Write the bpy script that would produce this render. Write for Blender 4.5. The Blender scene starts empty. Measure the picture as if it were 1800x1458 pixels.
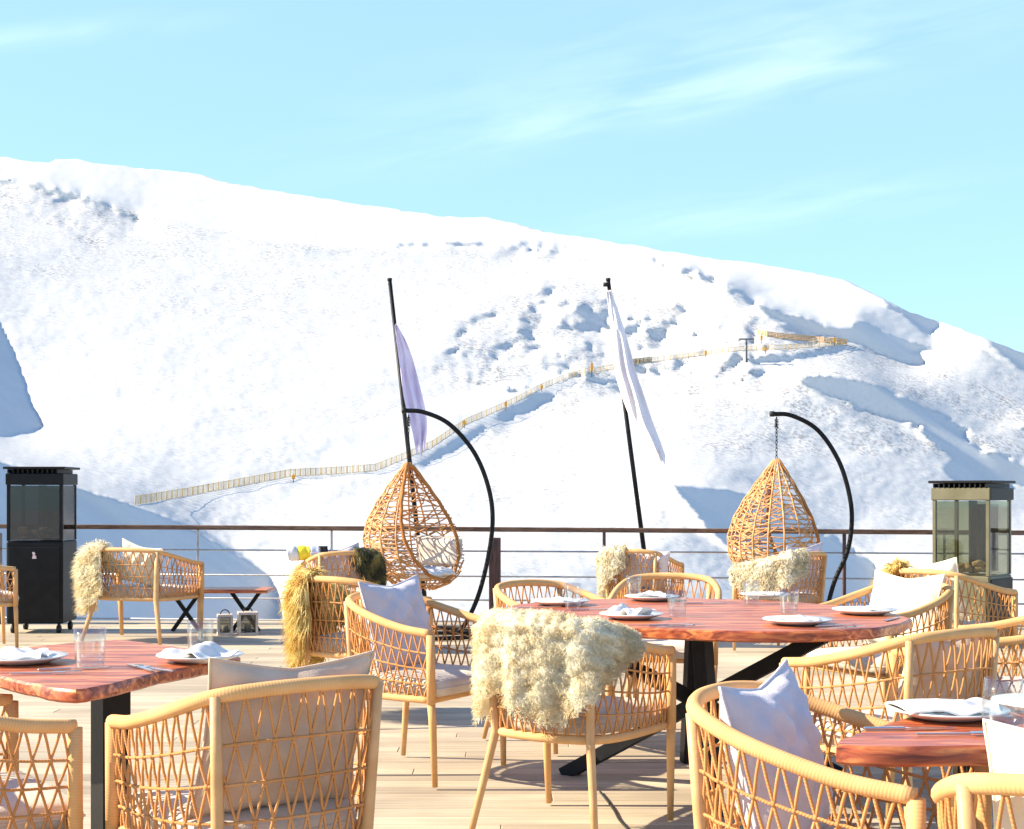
import bpy, math, random
import numpy as np
from mathutils import Vector, Matrix

random.seed(7)
RNG = np.random.RandomState(11)
SC = bpy.context.scene
COL = SC.collection
PI = math.pi
FPX, HOR, CAMH = 2500.0, 870.0, 1.28
SUN_EL = math.radians(33)


def at(px, py, z=0.0):
    """ground/plane point (height z) seen at photo pixel px,py"""
    s = (py - HOR) / (CAMH - z)
    return Vector(((px - 900) / s, FPX / s, z))


# ---------------------------------------------------------------- materials
def new_mat(name):
    m = bpy.data.materials.new(name)
    m.use_nodes = True
    nt = m.node_tree
    b = nt.nodes['Principled BSDF']
    return m, nt, b


def N(nt, typ, **kw):
    n = nt.nodes.new(typ)
    for k, v in kw.items():
        setattr(n, k, v)
    return n


def ramp(nt, src, stops):
    r = N(nt, 'ShaderNodeValToRGB')
    els = r.color_ramp.elements
    while len(els) < len(stops):
        els.new(0.5)
    for e, (p, c) in zip(els, stops):
        e.position = p
        e.color = (c[0], c[1], c[2], 1)
    nt.links.new(src, r.inputs['Fac'])
    return r


def noise_mat(name, c1, c2, scale=20, rough=.6, bump=.0, bscale=None, detail=4, stretch=(1, 1, 1), spec=.3, coat=0, metallic=0, sheen=0, lo=.35, hi=.65, bdist=.01):
    m, nt, b = new_mat(name)
    tc = N(nt, 'ShaderNodeTexCoord')
    mp = N(nt, 'ShaderNodeMapping')
    mp.inputs['Scale'].default_value = stretch
    nt.links.new(tc.outputs['Object'], mp.inputs['Vector'])
    nz = N(nt, 'ShaderNodeTexNoise')
    nz.inputs['Scale'].default_value = scale
    nz.inputs['Detail'].default_value = detail
    nt.links.new(mp.outputs[0], nz.inputs['Vector'])
    r = ramp(nt, nz.outputs['Fac'], [(lo, c1), (hi, c2)])
    nt.links.new(r.outputs[0], b.inputs['Base Color'])
    b.inputs['Roughness'].default_value = rough
    b.inputs['Specular IOR Level'].default_value = spec
    b.inputs['Metallic'].default_value = metallic
    b.inputs['Coat Weight'].default_value = coat
    b.inputs['Coat Roughness'].default_value = .15
    if sheen:
        b.inputs['Sheen Weight'].default_value = sheen
    if bump:
        n2 = N(nt, 'ShaderNodeTexNoise')
        n2.inputs['Scale'].default_value = bscale or scale * 3
        n2.inputs['Detail'].default_value = 3
        nt.links.new(mp.outputs[0], n2.inputs['Vector'])
        bp = N(nt, 'ShaderNodeBump')
        bp.inputs['Strength'].default_value = bump
        bp.inputs['Distance'].default_value = bdist
        nt.links.new(n2.outputs['Fac'], bp.inputs['Height'])
        nt.links.new(bp.outputs[0], b.inputs['Normal'])
    return m


def rope_mat(name, c1, c2, pitch=.011, bump=.8):
    """cord wound along the tube: the winding follows the tube's own UV (u in metres)"""
    m, nt, b = new_mat(name)
    uv = N(nt, 'ShaderNodeUVMap')
    sx = N(nt, 'ShaderNodeSeparateXYZ')
    nt.links.new(uv.outputs[0], sx.inputs[0])
    a = N(nt, 'ShaderNodeMath', operation='MULTIPLY')
    a.inputs[1].default_value = 2 * PI / pitch
    nt.links.new(sx.outputs[0], a.inputs[0])
    v = N(nt, 'ShaderNodeMath', operation='MULTIPLY')
    v.inputs[1].default_value = 2 * PI
    nt.links.new(sx.outputs[1], v.inputs[0])
    ad = N(nt, 'ShaderNodeMath', operation='ADD')
    nt.links.new(a.outputs[0], ad.inputs[0])
    nt.links.new(v.outputs[0], ad.inputs[1])
    s = N(nt, 'ShaderNodeMath', operation='SINE')
    nt.links.new(ad.outputs[0], s.inputs[0])
    tc = N(nt, 'ShaderNodeTexCoord')
    nz = N(nt, 'ShaderNodeTexNoise')
    nz.inputs['Scale'].default_value = 9
    nz.inputs['Detail'].default_value = 5
    nt.links.new(tc.outputs['Object'], nz.inputs['Vector'])
    r = ramp(nt, nz.outputs['Fac'], [(.3, c1), (.7, c2)])
    mx = N(nt, 'ShaderNodeMapRange')
    mx.inputs['From Min'].default_value = -1
    mx.inputs['To Min'].default_value = .92
    nt.links.new(s.outputs[0], mx.inputs['Value'])
    mul = N(nt, 'ShaderNodeMixRGB', blend_type='MULTIPLY')
    mul.inputs[0].default_value = 1
    nt.links.new(r.outputs[0], mul.inputs[1])
    nt.links.new(mx.outputs[0], mul.inputs[2])
    nt.links.new(mul.outputs[0], b.inputs['Base Color'])
    bp = N(nt, 'ShaderNodeBump')
    bp.inputs['Strength'].default_value = bump
    bp.inputs['Distance'].default_value = .0015
    nt.links.new(s.outputs[0], bp.inputs['Height'])
    nt.links.new(bp.outputs[0], b.inputs['Normal'])
    b.inputs['Roughness'].default_value = .9
    b.inputs['Specular IOR Level'].default_value = .1
    return m


def wood_mat(name, dark, mid, light, rough=.25, axis=0, scale=5, coat=.5):
    m, nt, b = new_mat(name)
    tc = N(nt, 'ShaderNodeTexCoord')
    mp = N(nt, 'ShaderNodeMapping')
    st = [7, 7, 7]
    st[axis] = .7
    mp.inputs['Scale'].default_value = st
    nt.links.new(tc.outputs['Object'], mp.inputs['Vector'])
    nz = N(nt, 'ShaderNodeTexNoise')
    nz.inputs['Scale'].default_value = scale
    nz.inputs['Detail'].default_value = 9
    nz.inputs['Distortion'].default_value = 1.2
    nt.links.new(mp.outputs[0], nz.inputs['Vector'])
    r = ramp(nt, nz.outputs['Fac'], [(.34, dark), (.5, mid), (.68, light)])
    nt.links.new(r.outputs[0], b.inputs['Base Color'])
    b.inputs['Roughness'].default_value = rough
    b.inputs['Coat Weight'].default_value = coat
    b.inputs['Coat Roughness'].default_value = .2
    bp = N(nt, 'ShaderNodeBump')
    bp.inputs['Strength'].default_value = .25
    bp.inputs['Distance'].default_value = .004
    nt.links.new(nz.outputs['Fac'], bp.inputs['Height'])
    nt.links.new(bp.outputs[0], b.inputs['Normal'])
    return m


def glass_mat(name, tint=(.96, .98, .98), base=.06):
    m, nt, b = new_mat(name)
    nt.nodes.remove(b)
    out = nt.nodes['Material Output']
    tr = N(nt, 'ShaderNodeBsdfTransparent')
    tr.inputs[0].default_value = (*tint, 1)
    gl = N(nt, 'ShaderNodeBsdfGlossy')
    gl.inputs['Roughness'].default_value = .03
    fr = N(nt, 'ShaderNodeLayerWeight')
    fr.inputs['Blend'].default_value = .25
    mr = N(nt, 'ShaderNodeMapRange')
    mr.inputs['To Min'].default_value = base
    mr.inputs['To Max'].default_value = .85
    nt.links.new(fr.outputs['Facing'], mr.inputs['Value'])
    pw = N(nt, 'ShaderNodeMath', operation='POWER')
    nt.links.new(fr.outputs['Facing'], pw.inputs[0])
    pw.inputs[1].default_value = 2.2
    nt.links.new(pw.outputs[0], mr.inputs['Value'])
    mix = N(nt, 'ShaderNodeMixShader')
    nt.links.new(mr.outputs[0], mix.inputs[0])
    nt.links.new(tr.outputs[0], mix.inputs[1])
    nt.links.new(gl.outputs[0], mix.inputs[2])
    nt.links.new(mix.outputs[0], out.inputs['Surface'])
    return m


def fur_mat(name, root, mid, tip):
    m, nt, b = new_mat(name)
    at_ = N(nt, 'ShaderNodeUVMap')
    sx = N(nt, 'ShaderNodeSeparateXYZ')
    nt.links.new(at_.outputs[0], sx.inputs[0])
    tc = N(nt, 'ShaderNodeTexCoord')
    nz = N(nt, 'ShaderNodeTexNoise')
    nz.inputs['Scale'].default_value = 9
    nz.inputs['Detail'].default_value = 3
    nt.links.new(tc.outputs['Object'], nz.inputs['Vector'])
    r = ramp(nt, nz.outputs['Fac'], [(.35, root), (.5, mid), (.65, tip)])
    nt.links.new(r.outputs[0], b.inputs['Base Color'])
    b.inputs['Roughness'].default_value = .8
    b.inputs['Specular IOR Level'].default_value = .15
    b.inputs['Sheen Weight'].default_value = .3
    tl = N(nt, 'ShaderNodeBsdfTranslucent')
    nt.links.new(r.outputs[0], tl.inputs[0])
    mix = N(nt, 'ShaderNodeMixShader')
    mix.inputs[0].default_value = .5
    nt.links.new(b.outputs[0], mix.inputs[1])
    nt.links.new(tl.outputs[0], mix.inputs[2])
    nt.links.new(mix.outputs[0], nt.nodes['Material Output'].inputs['Surface'])
    return m


M = {}
M['rope'] = rope_mat('rope_cord', (.48, .24, .08), (.60, .34, .14), .008, .3)
M['wrap'] = rope_mat('rope_wrapped_rail', (.60, .37, .15), (.70, .46, .21), .0078, .12)
M['leg'] = noise_mat('painted_leg', (.50, .32, .14), (.60, .40, .19), 14, .45, bump=.1, bscale=60)
M['seatcloth'] = noise_mat('taupe_cushion', (.56, .47, .39), (.66, .57, .48), 12, .9, bump=.5, bscale=220, sheen=.2, bdist=.003)
M['bouncecloth'] = noise_mat('bounce_tinted_linen', (.52, .38, .28), (.62, .47, .36), 10, .9, bump=.5, bscale=220, sheen=.2, bdist=.003)  # tan puts the warm bounced light on shaded cushions into the cloth colour
M['lilac'] = noise_mat('grey_linen', (.56, .52, .57), (.66, .62, .66), 6, .9, bump=.5, bscale=240, sheen=.2, bdist=.003)
M['creamcloth'] = noise_mat('cream_linen', (.74, .68, .54), (.82, .77, .64), 6, .9, bump=.5, bscale=220, sheen=.2, bdist=.003)
M['whitecloth'] = noise_mat('white_linen', (.74, .72, .72), (.82, .80, .80), 6, .85, bump=.3, bscale=160, bdist=.003)
M['flagcloth'] = noise_mat('flag_cloth', (.78, .73, .80), (.86, .82, .86), 3, .8, bump=.3, bscale=40)
M['shadeflag'] = noise_mat('shade_tinted_flag_cloth', (.64, .55, .74), (.74, .66, .83), 3, .8, bump=.3, bscale=40)  # lilac puts the shade of this white cloth into its base colour
M['furcream'] = fur_mat('cream_wool', (.92, .79, .53), (.97, .90, .70), (.98, .94, .80))
M['furwhite'] = fur_mat('white_wool', (.84, .74, .54), (.91, .84, .66), (.94, .90, .78))
M['furgold'] = fur_mat('golden_wool', (.76, .50, .13), (.92, .75, .30), (.97, .86, .48))
M['furolive'] = fur_mat('olive_wool', (.07, .065, .03), (.20, .175, .08), (.66, .52, .16))
M['black'] = noise_mat('black_steel', (.005, .005, .006), (.010, .010, .011), 8, .5, bump=.08, bscale=90, spec=.2)
M['blackgrey'] = noise_mat('charcoal_steel', (.008, .008, .008), (.02, .019, .017), 5, .5, bump=.1, bscale=60, spec=.2)
M['olivesteel'] = noise_mat('olive_steel', (.105, .095, .05), (.15, .135, .08), 4, .45, bump=.1, bscale=50, spec=.4)
M['wood'] = wood_mat('red_slab_wood', (.13, .020, .008), (.42, .090, .030), (.74, .27, .080), .42, 0, 5, .15)
M['railwood'] = wood_mat('dark_rail_wood', (.05, .022, .013), (.11, .055, .032), (.18, .10, .06), .5, 0, 6, .1)
M['postwood'] = wood_mat('post_wood', (.045, .016, .014), (.09, .035, .030), (.14, .06, .05), .5, 2, 6, .1)
M['cane'] = noise_mat('cane', (.50, .24, .09), (.70, .42, .20), 25, .5, bump=.2, bscale=120)
M['canerim'] = rope_mat('cane_rim', (.36, .15, .05), (.52, .26, .10), .02, .5)
M['glass'] = glass_mat('clear_glass', base=.10)
M['heatglass'] = glass_mat('heater_glass', (.72, .73, .64), .05)
M['darkglass'] = glass_mat('smoked_heater_glass', (.40, .41, .40), .05)
M['china'] = noise_mat('white_china', (.78, .77, .74), (.82, .81, .78), 5, .2, spec=.5)
M['chinadark'] = noise_mat('stoneware_rim', (.50, .38, .22), (.62, .48, .30), 8, .4, spec=.5)
M['steel'] = noise_mat('cutlery_steel', (.55, .56, .58), (.65, .66, .68), 8, .18, metallic=1)
M['cable'] = noise_mat('cable_steel', (.34, .33, .34), (.44, .43, .44), 20, .4, metallic=.6)
M['log'] = noise_mat('pale_logs', (.42, .24, .13), (.70, .52, .36), 20, .9, bump=.6, bscale=40)
M['plastic_black'] = noise_mat('black_rubber', (.012, .012, .012), (.02, .02, .02), 9, .6)
M['badge'] = noise_mat('badge_enamel', (.72, .50, .52), (.80, .60, .60), 30, .4)
M['orangepaint'] = noise_mat('orange_marker', (.75, .30, .03), (.85, .42, .06), 4, .6)
M['orangewood'] = noise_mat('weathered_orange_wood', (.50, .27, .10), (.66, .40, .18), .8, .8)
M['net'] = noise_mat('snow_fence_slats', (.52, .37, .17), (.68, .52, .27), .6, .85)
M['darkpost'] = noise_mat('dark_timber', (.05, .04, .04), (.10, .08, .07), 2, .8)
M['yellow'] = noise_mat('yellow_blanket', (.80, .60, .03), (.88, .70, .06), 20, .9, bump=.4, bscale=200, bdist=.003)
M['bluecloth'] = noise_mat('blue_grey_blanket', (.42, .44, .56), (.5, .52, .62), 20, .9, bump=.4, bscale=200, bdist=.003)
M['stone'] = noise_mat('pale_concrete', (.44, .38, .34), (.56, .50, .45), 12, .8, bump=.3, bscale=60)
M['hub'] = noise_mat('lift_steel', (.10, .10, .11), (.16, .16, .17), 3, .5)


def tone(names, k):
    for n_ in names:
        for nd in M[n_].node_tree.nodes:
            if nd.type == 'VALTORGB':
                for e in nd.color_ramp.elements:
                    e.color = (e.color[0] * k[0], e.color[1] * k[1], e.color[2] * k[2], 1)


tone(('rope', 'wrap', 'leg'), (1.08, .95, .95))
tone(('cane', 'canerim'), (1.0, .92, .85))
tone(('lilac',), (1.0, .95, .94))
tone(('whitecloth', 'china', 'flagcloth'), (.92, .91, .90))


def snow_mat():
    m, nt, b = new_mat('snow')
    tc = N(nt, 'ShaderNodeTexCoord')
    at_ = N(nt, 'ShaderNodeAttribute', attribute_name='bare')
    n1 = N(nt, 'ShaderNodeTexNoise')
    n1.inputs['Scale'].default_value = .75
    n1.inputs['Detail'].default_value = 8
    n1.inputs['Roughness'].default_value = .7
    nt.links.new(tc.outputs['Object'], n1.inputs['Vector'])
    n2 = N(nt, 'ShaderNodeTexNoise')
    n2.inputs['Scale'].default_value = .09
    n2.inputs['Detail'].default_value = 6
    nt.links.new(tc.outputs['Object'], n2.inputs['Vector'])
    # tufts of dead grass through thin snow, only where the 'bare' map says
    r1 = ramp(nt, n1.outputs['Fac'], [(.46, (0, 0, 0)), (.58, (1, 1, 1))])
    r2 = ramp(nt, n2.outputs['Fac'], [(.35, (.25, .25, .25)), (.65, (1, 1, 1))])
    mu = N(nt, 'ShaderNodeMath', operation='MULTIPLY')
    nt.links.new(r1.outputs[0], mu.inputs[0])
    nt.links.new(r2.outputs[0], mu.inputs[1])
    mu2 = N(nt, 'ShaderNodeMath', operation='MULTIPLY')
    nt.links.new(mu.outputs[0], mu2.inputs[0])
    nt.links.new(at_.outputs['Fac'], mu2.inputs[1])
    base = ramp(nt, n2.outputs['Fac'], [(.3, (.56, .56, .56)), (.7, (.62, .62, .62))])
    mix = N(nt, 'ShaderNodeMixRGB')
    nt.links.new(mu2.outputs[0], mix.inputs[0])
    nt.links.new(base.outputs[0], mix.inputs[1])
    mix.inputs[2].default_value = (.27, .255, .25, 1)
    nt.links.new(mix.outputs[0], b.inputs['Base Color'])
    b.inputs['Roughness'].default_value = .7
    b.inputs['Specular IOR Level'].default_value = .2
    bp = N(nt, 'ShaderNodeBump')
    bp.inputs['Strength'].default_value = .35
    bp.inputs['Distance'].default_value = .12
    nt.links.new(n1.outputs['Fac'], bp.inputs['Height'])
    nt.links.new(bp.outputs[0], b.inputs['Normal'])
    return m


def deck_mat():
    m, nt, b = new_mat('deck_boards')
    tc = N(nt, 'ShaderNodeTexCoord')
    mp = N(nt, 'ShaderNodeMapping')
    mp.inputs['Scale'].default_value = (.6, 14, 14)
    nt.links.new(tc.outputs['Object'], mp.inputs['Vector'])
    nz = N(nt, 'ShaderNodeTexNoise')
    nz.inputs['Scale'].default_value = 3
    nz.inputs['Detail'].default_value = 8
    nt.links.new(mp.outputs[0], nz.inputs['Vector'])
    r = ramp(nt, nz.outputs['Fac'], [(.3, (.44, .355, .25)), (.7, (.62, .53, .40))])
    at_ = N(nt, 'ShaderNodeAttribute', attribute_name='tone')
    mr = N(nt, 'ShaderNodeMapRange')
    mr.inputs['To Min'].default_value = .74
    mr.inputs['To Max'].default_value = 1.08
    nt.links.new(at_.outputs['Fac'], mr.inputs['Value'])
    mul = N(nt, 'ShaderNodeMixRGB', blend_type='MULTIPLY')
    mul.inputs[0].default_value = 1
    nt.links.new(r.outputs[0], mul.inputs[1])
    nt.links.new(mr.outputs[0], mul.inputs[2])
    n3 = N(nt, 'ShaderNodeTexNoise')
    n3.inputs['Scale'].default_value = 1.3
    n3.inputs['Detail'].default_value = 6
    nt.links.new(tc.outputs['Object'], n3.inputs['Vector'])
    r3 = ramp(nt, n3.outputs['Fac'], [(.35, (.82, .80, .80)), (.65, (1.05, 1.04, 1.02))])
    mul2 = N(nt, 'ShaderNodeMixRGB', blend_type='MULTIPLY')
    mul2.inputs[0].default_value = 1
    nt.links.new(mul.outputs[0], mul2.inputs[1])
    nt.links.new(r3.outputs[0], mul2.inputs[2])
    nt.links.new(mul2.outputs[0], b.inputs['Base Color'])
    b.inputs['Roughness'].default_value = .65
    b.inputs['Specular IOR Level'].default_value = .25
    bp = N(nt, 'ShaderNodeBump')
    bp.inputs['Strength'].default_value = .3
    bp.inputs['Distance'].default_value = .004
    nt.links.new(nz.outputs['Fac'], bp.inputs['Height'])
    nt.links.new(bp.outputs[0], b.inputs['Normal'])
    return m


# ---------------------------------------------------------------- mesh builder
class MB:
    def __init__(s):
        s.v, s.f, s.uv = [], [], []

    def add(s, verts, faces, uvs=None):
        o = len(s.v)
        s.v.extend(tuple(p) for p in verts)
        for i, f in enumerate(faces):
            s.f.append(tuple(o + k for k in f))
            s.uv.append(uvs[i] if uvs else [(0, 0)] * len(f))

    def box(s, c, d, rz=0, bev=0, tilt=None):
        x, y, z = d[0] / 2, d[1] / 2, d[2] / 2
        R = Matrix.Rotation(rz, 3, 'Z')
        if tilt is not None:
            R = tilt.to_3x3()
        c = Vector(c)
        if bev <= 0:
            P = [(i, j, k) for k in (-z, z) for j in (-y, y) for i in (-x, x)]
            F = [(0, 2, 3, 1), (4, 5, 7, 6), (0, 1, 5, 4), (2, 6, 7, 3), (0, 4, 6, 2), (1, 3, 7, 5)]
            s.add([c + R @ Vector(p) for p in P], F)
            return
        b = min(bev, x * .49, y * .49, z * .49)
        P, idx = [], {}
        for sx in (-1, 1):
            for sy in (-1, 1):
                for sz in (-1, 1):
                    for a in range(3):
                        q = [sx * (x - b), sy * (y - b), sz * (z - b)]
                        q[a] = (sx * x, sy * y, sz * z)[a]
                        idx[(sx, sy, sz, a)] = len(P)
                        P.append(Vector(q))
        F = []
        for a in range(3):
            o1, o2 = (a + 1) % 3, (a + 2) % 3
            for sg in (-1, 1):
                q = []
                for (u, w) in ((-1, -1), (1, -1), (1, 1), (-1, 1)):
                    k = [0, 0, 0]
                    k[a], k[o1], k[o2] = sg, u, w
                    q.append(idx[(*k, a)])
                F.append(tuple(q if sg > 0 else q[::-1]))
            for u in (-1, 1):
                for w in (-1, 1):
                    k1, k2 = [0, 0, 0], [0, 0, 0]
                    k1[o1] = k2[o1] = u
                    k1[o2] = k2[o2] = w
                    k1[a], k2[a] = -1, 1
                    q = (idx[(*k1, o1)], idx[(*k2, o1)], idx[(*k2, o2)], idx[(*k1, o2)])
                    F.append(q if u * w > 0 else q[::-1])
        for sx in (-1, 1):
            for sy in (-1, 1):
                for sz in (-1, 1):
                    t = (idx[(sx, sy, sz, 0)], idx[(sx, sy, sz, 1)], idx[(sx, sy, sz, 2)])
                    F.append(t if sx * sy * sz > 0 else t[::-1])
        s.add([c + R @ p for p in P], F)

    def tube(s, pts, r, n=8, closed=False, caps=True):
        pts = [Vector(p) for p in pts]
        m = len(pts)
        rs = r if isinstance(r, (list, tuple)) else [r] * m
        V, F, U = [], [], []
        up = None
        L = 0
        lens = [0]
        for i in range(m):
            if closed:
                t = pts[(i + 1) % m] - pts[i - 1]
            else:
                t = pts[min(i + 1, m - 1)] - pts[max(i - 1, 0)]
            if t.length < 1e-9:
                t = Vector((0, 0, 1))
            t.normalize()
            if up is None:
                up = t.orthogonal().normalized()
            up = up - t * up.dot(t)
            if up.length < 1e-6:
                up = t.orthogonal()
            up.normalize()
            w = t.cross(up)
            for k in range(n):
                a = 2 * PI * k / n
                V.append(pts[i] + (up * math.cos(a) + w * math.sin(a)) * rs[i])
            if i < m - 1:
                L += (pts[i + 1] - pts[i]).length
                lens.append(L)
        seg = m if closed else m - 1
        for i in range(seg):
            j = (i + 1) % m
            l0 = lens[i]
            l1 = lens[j] if j else L + (pts[0] - pts[-1]).length
            for k in range(n):
                k2 = (k + 1) % n
                F.append((i * n + k, i * n + k2, j * n + k2, j * n + k))
                U.append([(l0, k / n), (l0, (k + 1) / n), (l1, (k + 1) / n), (l1, k / n)])
        if caps and not closed:
            F.append(tuple(range(n))[::-1])
            U.append([(0, 0)] * n)
            F.append(tuple((m - 1) * n + k for k in range(n)))
            U.append([(L, 0)] * n)
        s.add(V, F, U)

    def lathe(s, prof, n=24, c=(0, 0, 0)):
        V, F = [], []
        m = len(prof)
        for (r, z) in prof:
            for k in range(n):
                a = 2 * PI * k / n
                V.append((c[0] + r * math.cos(a), c[1] + r * math.sin(a), c[2] + z))
        for i in range(m - 1):
            for k in range(n):
                k2 = (k + 1) % n
                F.append((i * n + k, i * n + k2, (i + 1) * n + k2, (i + 1) * n + k))
        s.add(V, F)

    def grid(s, P, flip=False, closed_u=False):
        """P[i][j] vectors"""
        a, b = len(P), len(P[0])
        V = [p for row in P for p in row]
        F = []
        for i in range(a - 1):
            for j in range(b - (0 if closed_u else 1)):
                j2 = (j + 1) % b
                q = (i * b + j, i * b + j2, (i + 1) * b + j2, (i + 1) * b + j)
                F.append(q[::-1] if flip else q)
        s.add(V, F)

    def prism(s, poly, z0, z1, bev=.006):
        n = len(poly)
        cx = sum(p[0] for p in poly) / n
        cy = sum(p[1] for p in poly) / n

        def ring(k, z):
            out = []
            for (x, y) in poly:
                d = math.hypot(x - cx, y - cy)
                out.append((x - (x - cx) / d * k, y - (y - cy) / d * k, z))
            return out
        V = ring(bev * 1.5, z0) + ring(0, z0 + bev) + ring(0, z1 - bev) + ring(bev, z1)
        F = [tuple(range(n))[::-1], tuple(3 * n + k for k in range(n))]
        for r in range(3):
            for k in range(n):
                k2 = (k + 1) % n
                F.append((r * n + k, r * n + k2, (r + 1) * n + k2, (r + 1) * n + k))
        s.add(V, F)

    def build(s, name, mat, parent=None, smooth=True, loc=None, rz=0):
        me = bpy.data.meshes.new(name)
        me.from_pydata(s.v, [], s.f)
        if any(any(c != (0, 0) for c in u) for u in s.uv[:4]) or any(u[0] != (0, 0) for u in s.uv):
            uvl = me.uv_layers.new(name='UVMap')
            flat = [c for u in s.uv for p in u for c in p]
            uvl.data.foreach_set('uv', flat)
        if smooth:
            me.polygons.foreach_set('use_smooth', [True] * len(me.polygons))
        me.materials.append(mat)
        me.update()
        o = bpy.data.objects.new(name, me)
        COL.objects.link(o)
        if parent:
            o.parent = parent
        if loc is not None:
            o.location = loc
        o.rotation_euler.z = rz
        return o


def smooth_by_angle(o, ang=40):
    me = o.data
    try:
        me.set_sharp_from_angle(angle=math.radians(ang))
    except Exception:
        pass
    return o


def tag(o, label=None, cat=None, group=None, kind=None):
    if label:
        o['label'] = label
    if cat:
        o['category'] = cat
    if group:
        o['group'] = group
    if kind:
        o['kind'] = kind
    return o


def empty(name, loc, rz=0):
    o = bpy.data.objects.new(name, None)
    o.empty_display_size = .1
    COL.objects.link(o)
    o.location = loc
    o.rotation_euler.z = rz
    return o


KIDS = {}


def copy_tree(o, parent=None):
    c = o.copy()
    COL.objects.link(c)
    if parent:
        c.parent = parent
    for ch in [x for x in COL.objects if x.parent == o]:
        copy_tree(ch, c)
    return c


def catmull(P, n):
    P = [Vector(p) for p in P]
    out = []
    m = len(P)
    for i in range(m - 1):
        p0 = P[i - 1] if i else P[0] * 2 - P[1]
        p1, p2 = P[i], P[i + 1]
        p3 = P[i + 2] if i + 2 < m else P[-1] * 2 - P[-2]
        for k in range(n):
            t = k / n
            out.append(.5 * ((2 * p1) + (p2 - p0) * t + (2 * p0 - 5 * p1 + 4 * p2 - p3) * t * t + (3 * p1 - p0 - 3 * p2 + p3) * t ** 3))
    out.append(P[-1])
    return out


class Curve:
    """arc-length sampled symmetric U curve, t in [-1,1]"""
    def __init__(s, half):
        L = [Vector((-x, y, z)) for (x, y, z) in half]
        Rr = [Vector(p) for p in half]
        full = catmull(L[:-1] + Rr[::-1], 14)
        s.p = full
        s.l = [0]
        for a, b in zip(full, full[1:]):
            s.l.append(s.l[-1] + (b - a).length)

    def __call__(s, t):
        d = (t + 1) / 2 * s.l[-1]
        d = min(max(d, 0), s.l[-1])
        lo, hi = 0, len(s.l) - 1
        while hi - lo > 1:
            mid = (lo + hi) // 2
            if s.l[mid] <= d:
                lo = mid
            else:
                hi = mid
        k = (d - s.l[lo]) / max(1e-9, s.l[hi] - s.l[lo])
        return s.p[lo].lerp(s.p[hi], k)

    def normal(s, t):
        a = s(max(-1, t - .02))
        b = s(min(1, t + .02))
        d = b - a
        return Vector((d.y, -d.x, 0)).normalized()


RAIL = Curve([(.29, .26, .675), (.297, .10, .695), (.282, -.10, .745), (.228, -.235, .790), (.125, -.288, .806), (0, -.302, .810)])
SEAT = Curve([(.268, .245, .385), (.272, .08, .385), (.256, -.10, .385), (.208, -.205, .385), (.112, -.248, .385), (0, -.260, .385)])
if RAIL.normal(0).y > 0:
    _n = Curve.normal
    Curve.normal = lambda s, t: -_n(s, t)


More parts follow.
